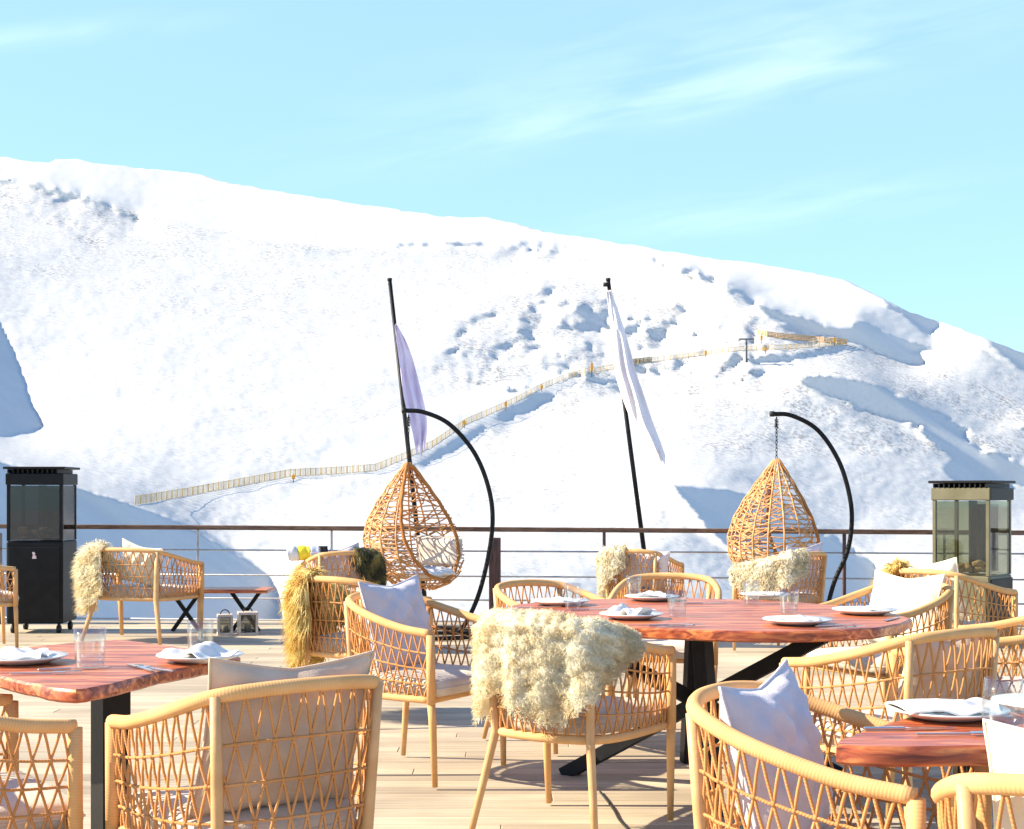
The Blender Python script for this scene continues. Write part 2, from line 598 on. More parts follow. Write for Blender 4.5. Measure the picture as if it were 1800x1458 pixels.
# ---------------------------------------------------------------- armchair
def make_armchair():
    root = empty('rope_armchair', (0, 0, 0))
    m = MB()
    pts = [RAIL(-1 + 2 * i / 60) for i in range(61)]
    m.tube(pts, .0185, 12)
    m.build('top_rail', M['wrap'], root)
    m = MB()
    pts = [SEAT(-1 + 2 * i / 40) for i in range(41)]
    m.tube(pts, .017, 10)
    a, b = SEAT(-1), SEAT(1)
    m.tube([a, b], .017, 10)
    for y in (-.12, .06):
        m.tube([(-.255, y, .382), (.255, y, .382)], .010, 6)
    m.build('seat_frame', M['wrap'], root)
    for sx in (-1, 1):
        m = MB()
        m.tube([(sx * .29, .26, .672), (sx * .288, .262, .37)], .0195, 12)
        m.tube([(sx * .288, .262, .372), (sx * .284, .266, .30), (sx * .278, .275, .012)], [.018, .0175, .0125], 10)
        m.build('leg', M['wrap'], root)
    for sx in (-1, 1):
        m = MB()
        tp = RAIL(sx * .30) + RAIL.normal(sx * .30) * .012
        bt = SEAT(sx * .30) + SEAT.normal(sx * .30) * .016
        ft = bt + SEAT.normal(sx * .30) * .07 + Vector((sx * .02, -.015, -.375))
        ft.z = .012
        m.tube([tp, bt.lerp(tp, .5), bt, bt.lerp(ft, .5), ft], [.014, .0155, .017, .0155, .0125], 10)
        m.build('leg', M['leg'], root)
    # rope weave
    m = MB()
    n = 31
    rows = [0, .30, .54, .77, 1.0]

    def node(t, v, off=0.0):
        p = RAIL(t).lerp(SEAT(t), v)
        nn = RAIL.normal(t)
        return p + nn * off
    rr = random.Random(3)
    for r in range(4):
        for i in range(n):
            base = -1 + 2 * (i + .5 * ((r % 2))) / n
            t0 = base + 1.0 / n * .5
            for dt in (-1.0 / n, 1.0 / n):
                t1 = t0 + dt
                if abs(t1) > 1.0 or abs(t0) > 1.0:
                    t0c, t1c = max(-1, min(1, t0)), max(-1, min(1, t1))
                    if t0c == t1c:
                        continue
                    a, b = node(t0c, rows[r]), node(t1c, rows[r + 1])
                else:
                    j = rr.uniform(-.0015, .0015)
                    a, b = node(t0, rows[r], .004 + j), node(t1, rows[r + 1], .004 - j)
                mid = a.lerp(b, .5) + RAIL.normal(t0) * .003
                m.tube([a, mid, b], .0040, 5, caps=False)
    for r in (1, 2, 3):
        pts = []
        for i in range(0, 2 * n + 1):
            t = -1 + i / n
            pts.append(node(t, rows[r], .007 + .0025 * (1 if i % 2 else -1)))
        m.tube(pts, .0042, 5)
        for i in range(n):
            t = -1 + 2 * (i + .5 * (r % 2)) / n + 1.0 / n * .5
            if abs(t) > .985:
                continue
            c = node(t, rows[r], .006)
            d = .0092
            V = [c + Vector(q) * d for q in ((1, 0, 0), (-1, 0, 0), (0, 1, 0), (0, -1, 0), (0, 0, 1), (0, 0, -1))]
            m.add(V, [(0, 2, 4), (2, 1, 4), (1, 3, 4), (3, 0, 4), (2, 0, 5), (1, 2, 5), (3, 1, 5), (0, 3, 5)])
    m.build('rope_weave', M['rope'], root)
    # seat cushion: rounded D-shaped pad with piping
    m = MB()
    outline = [SEAT(-1 + 2 * i / 36) for i in range(37)]
    outline = [Vector((p.x * .93, p.y * .93 + .004, 0)) for p in outline]
    outline = [Vector((-.262, .292, 0)), Vector((-.272, .262, 0))] + outline[2:-2] + [Vector((.272, .262, 0)), Vector((.262, .292, 0))]
    fr = [Vector((.262 - .524 * i / 8, .292 + .008 * math.sin(PI * i / 8), 0)) for i in range(1, 8)]
    outline += fr
    c = Vector((0, .02, 0))
    rings = []
    for (k, z) in ((.0, .400), (.90, .396), (.985, .404), (1.0, .425), (1.0, .442), (.985, .460), (.93, .473), (.7, .484), (.35, .488), (.0, .489)):
        rings.append([c + (p - c) * k + Vector((0, 0, z)) for p in outline])
    m.grid(rings, closed_u=True)
    cu = m.build('seat_cushion', M['seatcloth'], root)
    m = MB()
    m.tube([c + (p - c) * 1.004 + Vector((0, 0, .434)) for p in outline], .0045, 6, closed=True)
    m.build('piping', M['seatcloth'], cu)
    return root


CHAIRS = {}
PROTO = make_armchair()
chair_specs = [
    # key, x, y, rz, label
    ('c15', -.68, 3.76, 36, 'rope armchair in front of the left table, pale cushion rising above its back'),
    ('c14', -1.52, 3.80, -55, 'rope armchair cut by the left frame edge beside the black table column'),
    ('c3', -3.24, 12.45, -20, 'rope armchair beside the black log heater, shaggy cream skin over its left arm'),
    ('c4', -4.42, 11.72, -60, 'small sliver of a rope armchair at the left edge before the black heater'),
    ('c5', -.86, 8.15, -36, 'rope armchair with a long golden shaggy skin hanging down its left side'),
    ('c6', -1.43, 11.75, 22, 'rope armchair before the egg seat, dark olive skin over its back'),
    ('c7', -.42, 6.55, -122, 'rope armchair facing right with a slanted lilac cushion, left of the round table'),
    ('c17', .235, 5.47, -33, 'rope armchair with a big curly cream sheepskin draped over its whole back'),
    ('cB', .86, 7.95, 168, 'rope armchair on the far side of the round table, bare back rail'),
    ('cC', .25, 7.35, -140, 'low rope armchair at the far left of the round table, behind a tumbler'),
    ('cD', 1.10, 12.2, -25, 'far rope armchair by the railing near the second pole, cream fleece on its left half'),
    ('cE', 2.20, 11.55, 40, 'rope armchair right under the far right egg seat, white fleece on its left side'),
    ('cF', 2.74, 8.9, -52, 'rope armchair before the olive heater with a golden skin on its left'),
    ('cG', 1.92, 7.35, 122, 'rope armchair at the far right of the round table holding a broad cream cushion'),
    ('cH', 1.37, 5.08, 34, 'rope armchair seen from behind at the right of the round table, black beam beside it'),
    ('cI', 2.22, 6.05, 82, 'rope armchair at the right edge facing the round table, thin cream cushion inside'),
    ('cK', .735, 3.23, -121, 'large rope armchair with a lilac cushion turned towards the right table'),
    ('cL', 1.07, 2.53, -24, 'rope armchair cropped by the bottom right corner, cream cushion above its rail'),
]
for i, (k, x, y, rz, lab) in enumerate(chair_specs):
    o = PROTO if i == 0 else copy_tree(PROTO)
    o.location = (x, y, 0)
    o.rotation_euler.z = math.radians(rz)
    tag(o, lab, 'chair', 'rope armchairs on the deck')
    CHAIRS[k] = (Vector((x, y, 0)), math.radians(rz))
    if k == 'c3':
        o.scale = (1.48, 1.05, 1.0)


def chair_tf(k):
    c, rz = CHAIRS[k]
    sc = Matrix.Diagonal((1.48, 1.05, 1, 1)) if k == 'c3' else Matrix.Identity(4)
    return Matrix.Translation(c) @ Matrix.Rotation(rz, 4, 'Z') @ sc


# ---------------------------------------------------------------- pillows
def pillow(key, w, hgt, thick, loc, tilt, mat, label, roll=0, yaw=0, seed=0, group='scatter cushions on the armchairs'):
    rg = random.Random(seed + 50)
    n = 26
    ph = [rg.uniform(0, 6.28) for _ in range(8)]
    front, back = [], []

    def shape(i, j, side):
        u, v = -1 + 2 * i / n, -1 + 2 * j / n
        pinch = .07
        x = u * w / 2 * (1 - pinch * (1 - v * v))
        z = v * hgt / 2 * (1 - pinch * (1 - u * u))
        prof = max(0, (1 - abs(u) ** 2.6)) ** .55 * max(0, (1 - abs(v) ** 2.6)) ** .55
        wr = .010 * math.sin(7 * u + 3 * v + ph[0]) * math.sin(4 * v - 2 * u + ph[1])
        wr += .006 * math.sin(13 * u - 9 * v + ph[2]) + .004 * math.sin(17 * v + 12 * u + ph[3])
        rad = math.atan2(v, u) * 9 + ph[4]
        wr += .007 * math.sin(rad) * (u * u + v * v) * .6
        y = side * (thick / 2 * prof + wr * prof * 1.2)
        z -= .03 * (1 - v * v) * prof * 0
        sag = -.025 * (1 - abs(u)) * max(0, v) ** 3
        return Vector((x, y, z + sag))
    m = MB()
    m.grid([[shape(i, j, -1) for j in range(n + 1)] for i in range(n + 1)], flip=True)
    m.grid([[shape(i, j, 1) for j in range(n + 1)] for i in range(n + 1)])
    c, rz = CHAIRS[key]
    T = Matrix.Translation(c) @ Matrix.Rotation(rz, 4, 'Z') @ Matrix.Translation(loc) @ Matrix.Rotation(yaw, 4, 'Z') @ Matrix.Rotation(tilt, 4, 'X') @ Matrix.Rotation(roll, 4, 'Y')
    o = m.build('cushion', mat, None)
    o.matrix_world = T
    # seam piping is a part of its cushion
    pm = MB()
    ring = [shape(i, 0, 1) for i in range(n + 1)] + [shape(n, j, 1) for j in range(1, n + 1)] + [shape(i, n, 1) for i in range(n - 1, -1, -1)] + [shape(0, j, 1) for j in range(n - 1, 0, -1)]
    pm.tube(ring, .0045, 6, closed=True)
    pm.build('piping', mat, o)
    tag(o, label, 'cushion', group)
    return o


BK = math.radians(14)
pillow('c15', .46, .42, .16, (.0, -.165, .672), BK, M['bouncecloth'], 'pale cushion poking over the back of the armchair before the left table', roll=.03, seed=1)
pillow('c7', .46, .44, .15, (-.02, -.14, .675), BK, M['lilac'], 'large lilac cushion slanting in the chair left of the round table', roll=.03, seed=2)
pillow('cK', .43, .42, .15, (.0, -.14, .66), BK, M['lilac'], 'large lilac cushion in the chair turned to the right table', roll=.04, seed=3)
pillow('cG', .47, .40, .15, (0, -.14, .68), BK, M['creamcloth'], 'broad cream cushion at the far right of the round table', seed=4)
pillow('cI', .44, .42, .13, (-.02, -.12, .67), math.radians(24), M['creamcloth'], 'thin cream cushion leaning in the chair at the right edge', roll=.1, seed=5)
pillow('cL', .44, .40, .15, (.02, -.15, .70), BK, M['creamcloth'], 'cream cushion in the bottom right corner before the red slab edge', seed=6)
pillow('cE', .44, .40, .14, (.03, -.16, .69), BK, M['lilac'], 'blue grey cushion above the chair under the far right egg seat', roll=-.05, seed=7)
pillow('cF', .42, .40, .14, (.0, -.16, .69), BK, M['creamcloth'], 'white cushion just showing over the chair back before the olive heater', roll=-.08, seed=8)
pillow('c3', .40, .38, .13, (.10, -.15, .68), BK, M['creamcloth'], 'pale cushion corner over the chair beside the black log heater', roll=.22, seed=9)
pillow('c6', .40, .38, .13, (-.05, -.15, .67), BK, M['lilac'], 'grey cushion tip left of the dark olive skin', roll=-.2, seed=10)
pillow('cD', .40, .38, .13, (.10, -.15, .66), BK, M['lilac'], 'grey cushion tip over the far chair near the second pole', roll=.2, seed=11)
pillow('cH', .42, .36, .13, (.06, -.15, .63), BK, M['bouncecloth'], 'shade-toned beige cushion behind the weave of the chair right of the round table', seed=12)


# ---------------------------------------------------------------- shaggy skins
def skin(key, ctrl, inner, mat, label, n_tufts, length, radius, curl, seed, up_out=.02, segs=3, sides=3, droop=.6, clump=.026):
    """ctrl: list of (t, outside length); the hide is laid over the rail from t0 to t1"""
    rg = random.Random(seed)
    t0, t1 = ctrl[0][0], ctrl[-1][0]

    def outlen(t):
        for (a, la), (b, lb) in zip(ctrl, ctrl[1:]):
            if a <= t <= b:
                k = (t - a) / (b - a)
                k = k * k * (3 - 2 * k)
                return la + (lb - la) * k
        return ctrl[-1][1]

    def surf(t, b):
        """b in [-inner, outlen]: distance from the rail's crown; negative inside"""
        p = RAIL(t)
        nn = RAIL.normal(t)
        R = .028
        arc = R * PI / 2
        if abs(b) < arc:
            a = b / R
            q = p + nn * (R * math.sin(a)) + Vector((0, 0, R * math.cos(a)))
            nrm = nn * math.sin(a) + Vector((0, 0, math.cos(a)))
        elif b >= arc:
            d = b - arc
            # follow the sloping weave, with folds
            fold = .018 * math.sin(t * 19 + seed) * min(1, d / .2) + .010 * math.sin(t * 37 + seed * 2) * min(1, d / .2)
            q = p + nn * (R + fold + .012 - d * .10 * max(0, 1 - d / .5) * 0) + Vector((0, 0, -d))
            sl = RAIL(t).lerp(SEAT(t), min(1, d / .42))
            q.x += (sl.x - p.x) * .8
            q.y += (sl.y - p.y) * .8
            nrm = nn
        else:
            d = -b - arc
            q = p - nn * (R + .006) + Vector((0, 0, -d))
            nrm = -nn
        return q, nrm
    m = MB()
    na = max(30, int((t1 - t0) * 120))
    nb = 90
    half = RAIL.l[-1] / 2
    nrs = np.random.RandomState(seed)
    nc = int((t1 - t0) * half * .62 / (clump * clump) * 1.1)
    cen = np.stack([nrs.uniform(t0 * half, t1 * half, nc), nrs.uniform(-inner, .6, nc)], -1)
    cr = nrs.uniform(.7, 1.3, nc) * clump

    def lump(t, b):
        d = np.sqrt((cen[:, 0] - t * half) ** 2 + (cen[:, 1] - b) ** 2) / cr
        return float(np.max(np.clip(1 - d * d, 0, 1) ** .8 * cr)) * .66

    def edgef(t):
        return 1 - .07 * abs(math.sin(t * 23 + seed)) - .05 * abs(math.sin(t * 51 + seed * 3))
    rows = []
    for i in range(na + 1):
        t = t0 + (t1 - t0) * i / na
        row = []
        for j in range(nb + 1):
            b = -inner + (inner + outlen(t) * edgef(t)) * j / nb
            q, nr = surf(t, b)
            fade = min(1, 6 * min(i / na, 1 - i / na) + .25) * min(1, 5 * (1 - j / nb) + .25)
            row.append(q + nr * (.004 + lump(t, b) * fade))
        rows.append(row)
    m.grid(rows)
    rows2 = [[q - surf(t0 + (t1 - t0) * i / na, -inner + (inner + outlen(t0 + (t1 - t0) * i / na)) * j / nb)[1] * .012 for j, q in enumerate(r)] for i, r in enumerate(rows)]
    m.grid(rows2, flip=True)
    # locks of wool
    V, F = [], []
    for _ in range(n_tufts):
        t = rg.uniform(t0, t1)
        ol = outlen(t)
        b = rg.uniform(-inner, ol * (1 - .06 * abs(math.sin(t * 40))))
        q, nr = surf(t, b)
        q = q + nr * lump(t, b) * .9
        tang = (RAIL(min(1, t + .02)) - RAIL(max(-1, t - .02))).normalized()
        d = (nr * rg.uniform(.35, .9) + tang * rg.gauss(0, .45) + Vector((0, 0, -1)) * rg.uniform(0, droop)).normalized()
        ln = length * rg.uniform(.6, 1.35)
        rad = radius * rg.uniform(.7, 1.3)
        x1 = d.orthogonal().normalized()
        x2 = d.cross(x1)
        ph = rg.uniform(0, 6.28)
        tw = rg.choice((-1, 1)) * curl
        o = len(V)
        p = q.copy()
        for k in range(segs + 1):
            f = k / segs
            cc = q + d * (ln * f) + (x1 * math.cos(ph + tw * f) + x2 * math.sin(ph + tw * f) - (x1 * math.cos(ph) + x2 * math.sin(ph))) * (ln * .20)
            cc.z -= droop * ln * .5 * f * f
            r = rad * (1 - .75 * f) if k < segs else rad * .12
            for sd in range(sides):
                a = 2 * PI * sd / sides + f * 1.5
                V.append(cc + (x1 * math.cos(a) + x2 * math.sin(a)) * r)
        for k in range(segs):
            for sd in range(sides):
                s2 = (sd + 1) % sides
                F.append((o + k * sides + sd, o + k * sides + s2, o + (k + 1) * sides + s2, o + (k + 1) * sides + sd))
    m.add(V, F)
    o = m.build('sheepskin', mat, None)
    o.matrix_world = chair_tf(key)
    tag(o, label, 'sheepskin', 'shaggy skins over the chair backs')
    return o


skin('c17', [(-.68, .20), (-.50, .40), (-.38, .43), (-.22, .33), (-.12, .37), (.02, .42), (.14, .44), (.26, .36), (.36, .24), (.50, .13), (.58, .08)], .16, M['furcream'], 'big curly cream sheepskin draped over the chair before the round table', 17000, .0165, .0017, 5.5, 21, segs=3, droop=.35, clump=.025)
skin('c3', [(-.78, .34), (-.60, .54), (-.36, .58), (-.14, .44)], .14, M['furcream'], 'cream skin hanging beside the black log heater', 4500, .055, .0032, 2.5, 22, clump=.050)
skin('c5', [(-.86, .28), (-.66, .46), (-.36, .52), (-.12, .36)], .14, M['furgold'], 'long golden stringy skin hanging on the left of its chair', 6000, .085, .0036, 1.6, 23, droop=1.2, clump=.045)
skin('c6', [(.06, .20), (.20, .27), (.66, .30), (.86, .18)], .12, M['furolive'], 'dark olive shaggy skin before the left egg seat', 2600, .045, .004, 1.5, 24, droop=1.3)
skin('cD', [(-.95, .28), (-.70, .40), (-.30, .36), (-.02, .20)], .14, M['furwhite'], 'cream fleece on the far chair near the second pole', 3000, .028, .004, 2.5, 25)
skin('cE', [(-1.0, .16), (-.75, .26), (-.35, .30), (-.12, .20)], .14, M['furwhite'], 'white fleece under the far right egg seat', 3000, .028, .004, 2.2, 26)
skin('cF', [(-1.0, .22), (-.75, .30), (-.45, .28), (-.22, .14)], .14, M['furgold'], 'golden skin on the chair before the olive heater', 3200, .075, .004, 1.5, 27, droop=.8, clump=.05)


# ---------------------------------------------------------------- tables
def slab_table(name, label, poly, ztop, thick, seedv, grain_rz=0):
    cx = sum(p[0] for p in poly) / len(poly)
    cy = sum(p[1] for p in poly) / len(poly)
    root = empty(name, (cx, cy, 0))
    # live edge: subdivide and roughen the outline
    rg = random.Random(seedv)
    pts = []
    n = len(poly)
    P = [Vector((x - cx, y - cy, 0)) for x, y in poly]
    for i in range(n):
        p0, p1, p2, p3 = P[i - 1], P[i], P[(i + 1) % n], P[(i + 2) % n]
        for k in range(8):
            t = k / 8
            q = p1.lerp(p2, t)
            c = .5 * ((2 * p1) + (p2 - p0) * t + (2 * p0 - 5 * p1 + 4 * p2 - p3) * t * t + (3 * p1 - p0 - 3 * p2 + p3) * t ** 3)
            q = q.lerp(c, .65)
            pts.append((q.x + rg.uniform(-.006, .006), q.y + rg.uniform(-.006, .006)))
    m = MB()
    m.prism(pts, ztop - thick, ztop, .007)
    o = m.build('tabletop', M['wood'], root)
    smooth_by_angle(o, 35)
    tag(root, label, 'table')
    return root, Vector((cx, cy, 0))


def beam(m, a, b, w):
    a, b = Vector(a), Vector(b)
    d = (b - a)
    z = d.normalized()
    x = z.cross(Vector((0, 0, 1)))
    if x.length < .05:
        x = Vector((1, 0, 0))
    x.normalize()
    y = z.cross(x)
    T = Matrix((x, y, z)).transposed()
    m.box((a + b) / 2, (w, w, d.length), tilt=T, bev=.003)


ZT = .76
rt, c = slab_table('round_table', 'large rounded red wood slab table laid for six on crossed black beams', [(-.03, 6.62), (.10, 6.05), (.45, 5.60), (.98, 5.40), (1.42, 5.55), (1.68, 5.98), (1.62, 6.52), (1.28, 6.98), (.78, 7.16), (.26, 7.02)], ZT, .044, 5)
for a, b in (((.24, 6.52, .0), (1.27, 5.80, .705)), ((.22, 5.90, .705), (1.50, 6.50, .0)), ((.76, 5.68, .705), (.80, 5.64, .0)), ((.86, 6.72, .705), (.84, 6.80, .0))):
    m = MB()
    beam(m, Vector(a) - c, Vector(b) - c, .062)
    m.build('leg', M['black'], rt, smooth=False)
lt, c = slab_table('square_table', 'red wood slab table on one black column at the left edge', [(-1.167, 3.79), (-1.03, 4.18), (-.88, 4.58), (-1.14, 4.86), (-1.42, 5.10), (-1.68, 4.84), (-1.95, 4.56), (-1.56, 4.17)], ZT, .038, 6)
m = MB()
m.box(Vector((-1.25, 4.43, .365)) - c, (.092, .092, .70), rz=math.radians(42), bev=.004)
m.build('column', M['blackgrey'], lt, smooth=False)
m = MB()
m.box(Vector((-1.25, 4.43, .008)) - c, (.5, .5, .015), rz=math.radians(42), bev=.003)
m.build('base_plate', M['black'], lt, smooth=False)
r2, c = slab_table('slab_table', 'red wood slab table with a rough bright edge at the right edge', [(.678, 2.955), (1.05, 2.945), (1.50, 2.96), (1.72, 3.15), (1.66, 3.38), (1.36, 3.52), (1.06, 3.48), (.85, 3.24)], ZT, .043, 8)
for p in ((1.10, 3.40), (1.45, 3.40), (1.50, 3.08)):
    m = MB()
    m.box(Vector((*p, .357)) - c, (.05, .05, .712), bev=.003, rz=.5)
    m.build('leg', M['blackgrey'], r2, smooth=False)


# ---------------------------------------------------------------- table ware
def plate(p, r, label, mat='china'):
    m = MB()
    prof = [(0, 0), (r * .55, 0), (r * .60, .002), (r * .98, .019), (r, .021), (r * .99, .024), (r * .60, .008), (r * .5, .006), (0, .006)]
    m.lathe(prof, 40)
    o = m.build('plate', M[mat], None, loc=(p.x, p.y, p.z + .001))
    tag(o, label, 'plate', 'plates laid on the tables')
    return o


def napkin(p, w, d, label, seed, rz=0, tall=.035):
    rg = random.Random(seed)
    ph = [rg.uniform(0, 6.28) for _ in range(6)]
    n = 22
    P, Q = [], []
    for i in range(n + 1):
        r1, r2_ = [], []
        for j in range(n + 1):
            u, v = -1 + 2 * i / n, -1 + 2 * j / n
            z = .010 + tall * (.30 + .30 * math.sin(3.1 * u + ph[0]) * math.cos(1.7 * v + ph[1]) + .22 * math.sin(5.3 * u + 2 * v + ph[2]) + .12 * math.sin(9 * u - 5 * v + ph[3]))
            z *= (1 - .35 * (u * u + v * v) / 2)
            z = max(z, .006)
            ex = 1 + .07 * math.sin(3 * v + ph[4])
            ey = 1 + .08 * math.sin(3 * u + ph[5])
            q = Vector((u * w / 2 * ex, v * d / 2 * ey, z + .012))
            r1.append(q)
            r2_.append(q - Vector((0, 0, .004)))
        P.append(r1)
        Q.append(r2_)
    m = MB()
    m.grid(P)
    m.grid(Q, flip=True)
    ring = lambda G: [G[i][0] for i in range(n + 1)] + [G[n][j] for j in range(1, n + 1)] + [G[i][n] for i in range(n - 1, -1, -1)] + [G[0][j] for j in range(n - 1, 0, -1)]
    m.grid([ring(Q), ring(P)], closed_u=True)
    o = m.build('napkin', M['whitecloth'], None, loc=(p.x, p.y, p.z), rz=rz)
    tag(o, label, 'napkin', 'white napkins on the plates')
    return o


def tumbler(p, r, h, label, stemless=False):
    m = MB()
    if stemless:
        out = [(0, 0), (r * .50, 0), (r * .56, .003), (r * .80, h * .10), (r * 1.0, h * .28), (r * 1.0, h * .42), (r * .92, h * .7), (r * .86, h)]
    else:
        out = [(0, 0), (r * .86, 0), (r * .90, .003), (r * .93, h * .3), (r * .97, h * .65), (r, h)]
    t = .0022
    inn = [(max(0, a - t), b if b > .01 else .010) for a, b in out if b > .002][::-1]
    inn.append((0, .010))
    m.lathe(out + inn, 32)
    o = m.build('tumbler', M['glass'], None, loc=(p.x, p.y, p.z + .001))
    tag(o, label, 'glass', 'drinking glasses on the tables')
    return o


def knife(p, rz, label):
    m = MB()
    L = .21
    m.box((0, -L * .28, .004), (.012, L * .44, .006), bev=.002)
    P = [[Vector((-.006, -L * .06, z)), Vector((.007, -L * .06, z)), Vector((.010, L * .2, z)), Vector((.006, L * .42, z)), Vector((-.004, L * .5, z)), Vector((-.007, L * .2, z))] for z in (.002, .005)]
    n = 6
    m.add(P[0] + P[1], [tuple(range(n))[::-1], tuple(range(n, 2 * n))] + [(k, (k + 1) % n, n + (k + 1) % n, n + k) for k in range(n)])
    o = m.build('knife', M['steel'], None, smooth=False, loc=(p.x, p.y, p.z + .001), rz=rz)
    tag(o, label, 'knife', 'cutlery laid on the tables')


def fork(p, rz, label):
    m = MB()
    L = .20
    m.box((0, -L * .2, .004), (.009, L * .6, .004), bev=.0015)
    m.box((0, L * .20, .006), (.022, L * .2, .003), bev=.001)
    for k in range(4):
        m.box((-.009 + .006 * k, L * .40, .008), (.003, L * .22, .0025))
    o = m.build('fork', M['steel'], None, smooth=False, loc=(p.x, p.y, p.z + .001), rz=rz)
    tag(o, label, 'fork', 'cutlery laid on the tables')


def setting(px, py, r, label, nlab, nseed, nw=.17, tall=.035, nap=True, ztop=ZT):
    p = at(px, py, ztop)
    plate(p, r, label)
    if nap:
        napkin(p, nw, nw * .8, nlab, nseed, rz=nseed * .7, tall=tall)
    return p


setting(985, 1064, .140, 'white plate at the far left of the round table, beside a tumbler', 'flat napkin on the far left plate of the round table', 1, tall=.02)
setting(1146, 1056, .135, 'white plate on the far side of the round table behind two others', 'napkin on the plate at the far side of the round table', 2)
setting(1110, 1088, .135, 'white plate above the curly sheepskin on the round table', 'peaked white napkin above the curly sheepskin', 3, tall=.055)
setting(1402, 1098, .140, 'white plate at the near right rim of the round table', 'low napkin at the near right rim of the round table', 4, tall=.018)
setting(1520, 1080, .140, 'white plate at the right end of the round table under the cream cushion', 'flat napkin at the right end of the round table', 5, tall=.02)
setting(1345, 1052, .125, 'white plate at the far rim of the round table between two tumblers', 'napkin at the far rim of the round table between two tumblers', 6, tall=.02)
setting(40, 1166, .135, 'white plate with a lilac napkin at the left frame edge', 'crumpled napkin on the plate at the left frame edge', 7, tall=.035)
setting(352, 1163, .135, 'white plate behind the pale cushion on the left table', 'folded white napkin behind the pale cushion on the left table', 8, tall=.045, nw=.20)
setting(1665, 1262, .140, 'large white plate with a napkin on the right table', 'wide flat napkin on the right table plate', 9, tall=.03, nw=.24)
setting(1845, 1250, .135, 'white plate cut by the right frame edge behind the wine tumbler', 'napkin cut by the right frame edge', 10, tall=.02)

tumbler(at(1007, 1071, ZT), .039, .118, 'tumbler by the far left plate of the round table')
tumbler(at(1114, 1048, ZT), .039, .105, 'tumbler at the far edge of the round table before the bare chair back')
tumbler(at(1190, 1084, ZT), .042, .110, 'tumbler in the middle of the round table beside the peaked napkin')
tumbler(at(1321, 1062, ZT), .039, .110, 'tumbler before the white fleece on the round table')
tumbler(at(1387, 1079, ZT), .042, .105, 'short tumbler left of the broad cream cushion')
tumbler(at(158, 1174, ZT), .048, .118, 'tumbler near the corner of the left table')
tumbler(at(352, 1146, ZT), .044, .100, 'tumbler at the far end of the left table')
tumbler(at(1764, 1290, ZT), .047, .120, 'round bellied stemless glass on the right table', True)

for i, (px, py, rz, kind, lab) in enumerate([
    (1040, 1073, -70, 'knife', 'knife right of the tumbler at the far left of the round table'),
    (1178, 1100, -62, 'knife', 'knife under the peaked napkin plate on the round table'),
    (1196, 1103, -72, 'fork', 'fork reaching right of the peaked napkin plate'),
    (1240, 1062, -85, 'knife', 'knife at the far middle of the round table'),
    (1470, 1101, -60, 'knife', 'knife right of the near right plate on the round table'),
    (1480, 1106, -68, 'fork', 'fork right of the near right plate on the round table'),
    (1568, 1090, -30, 'knife', 'knife at the right end of the round table'),
    (948, 1070, -78, 'fork', 'fork at the far left rim of the round table'),
    (132, 1178, -70, 'knife', 'knife before the corner tumbler on the left table'),
    (80, 1186, -84, 'fork', 'fork on the front rim of the left table'),
    (245, 1176, 35, 'knife', 'knife left of the folded napkin on the left table'),
    (268, 1178, 48, 'fork', 'fork left of the folded napkin on the left table'),
    (1600, 1284, -86, 'knife', 'knife below the large plate on the right table'),
    (1690, 1294, -88, 'fork', 'fork below the large plate on the right table'),
]):
    (knife if kind == 'knife' else fork)(at(px, py, ZT), math.radians(rz), lab)


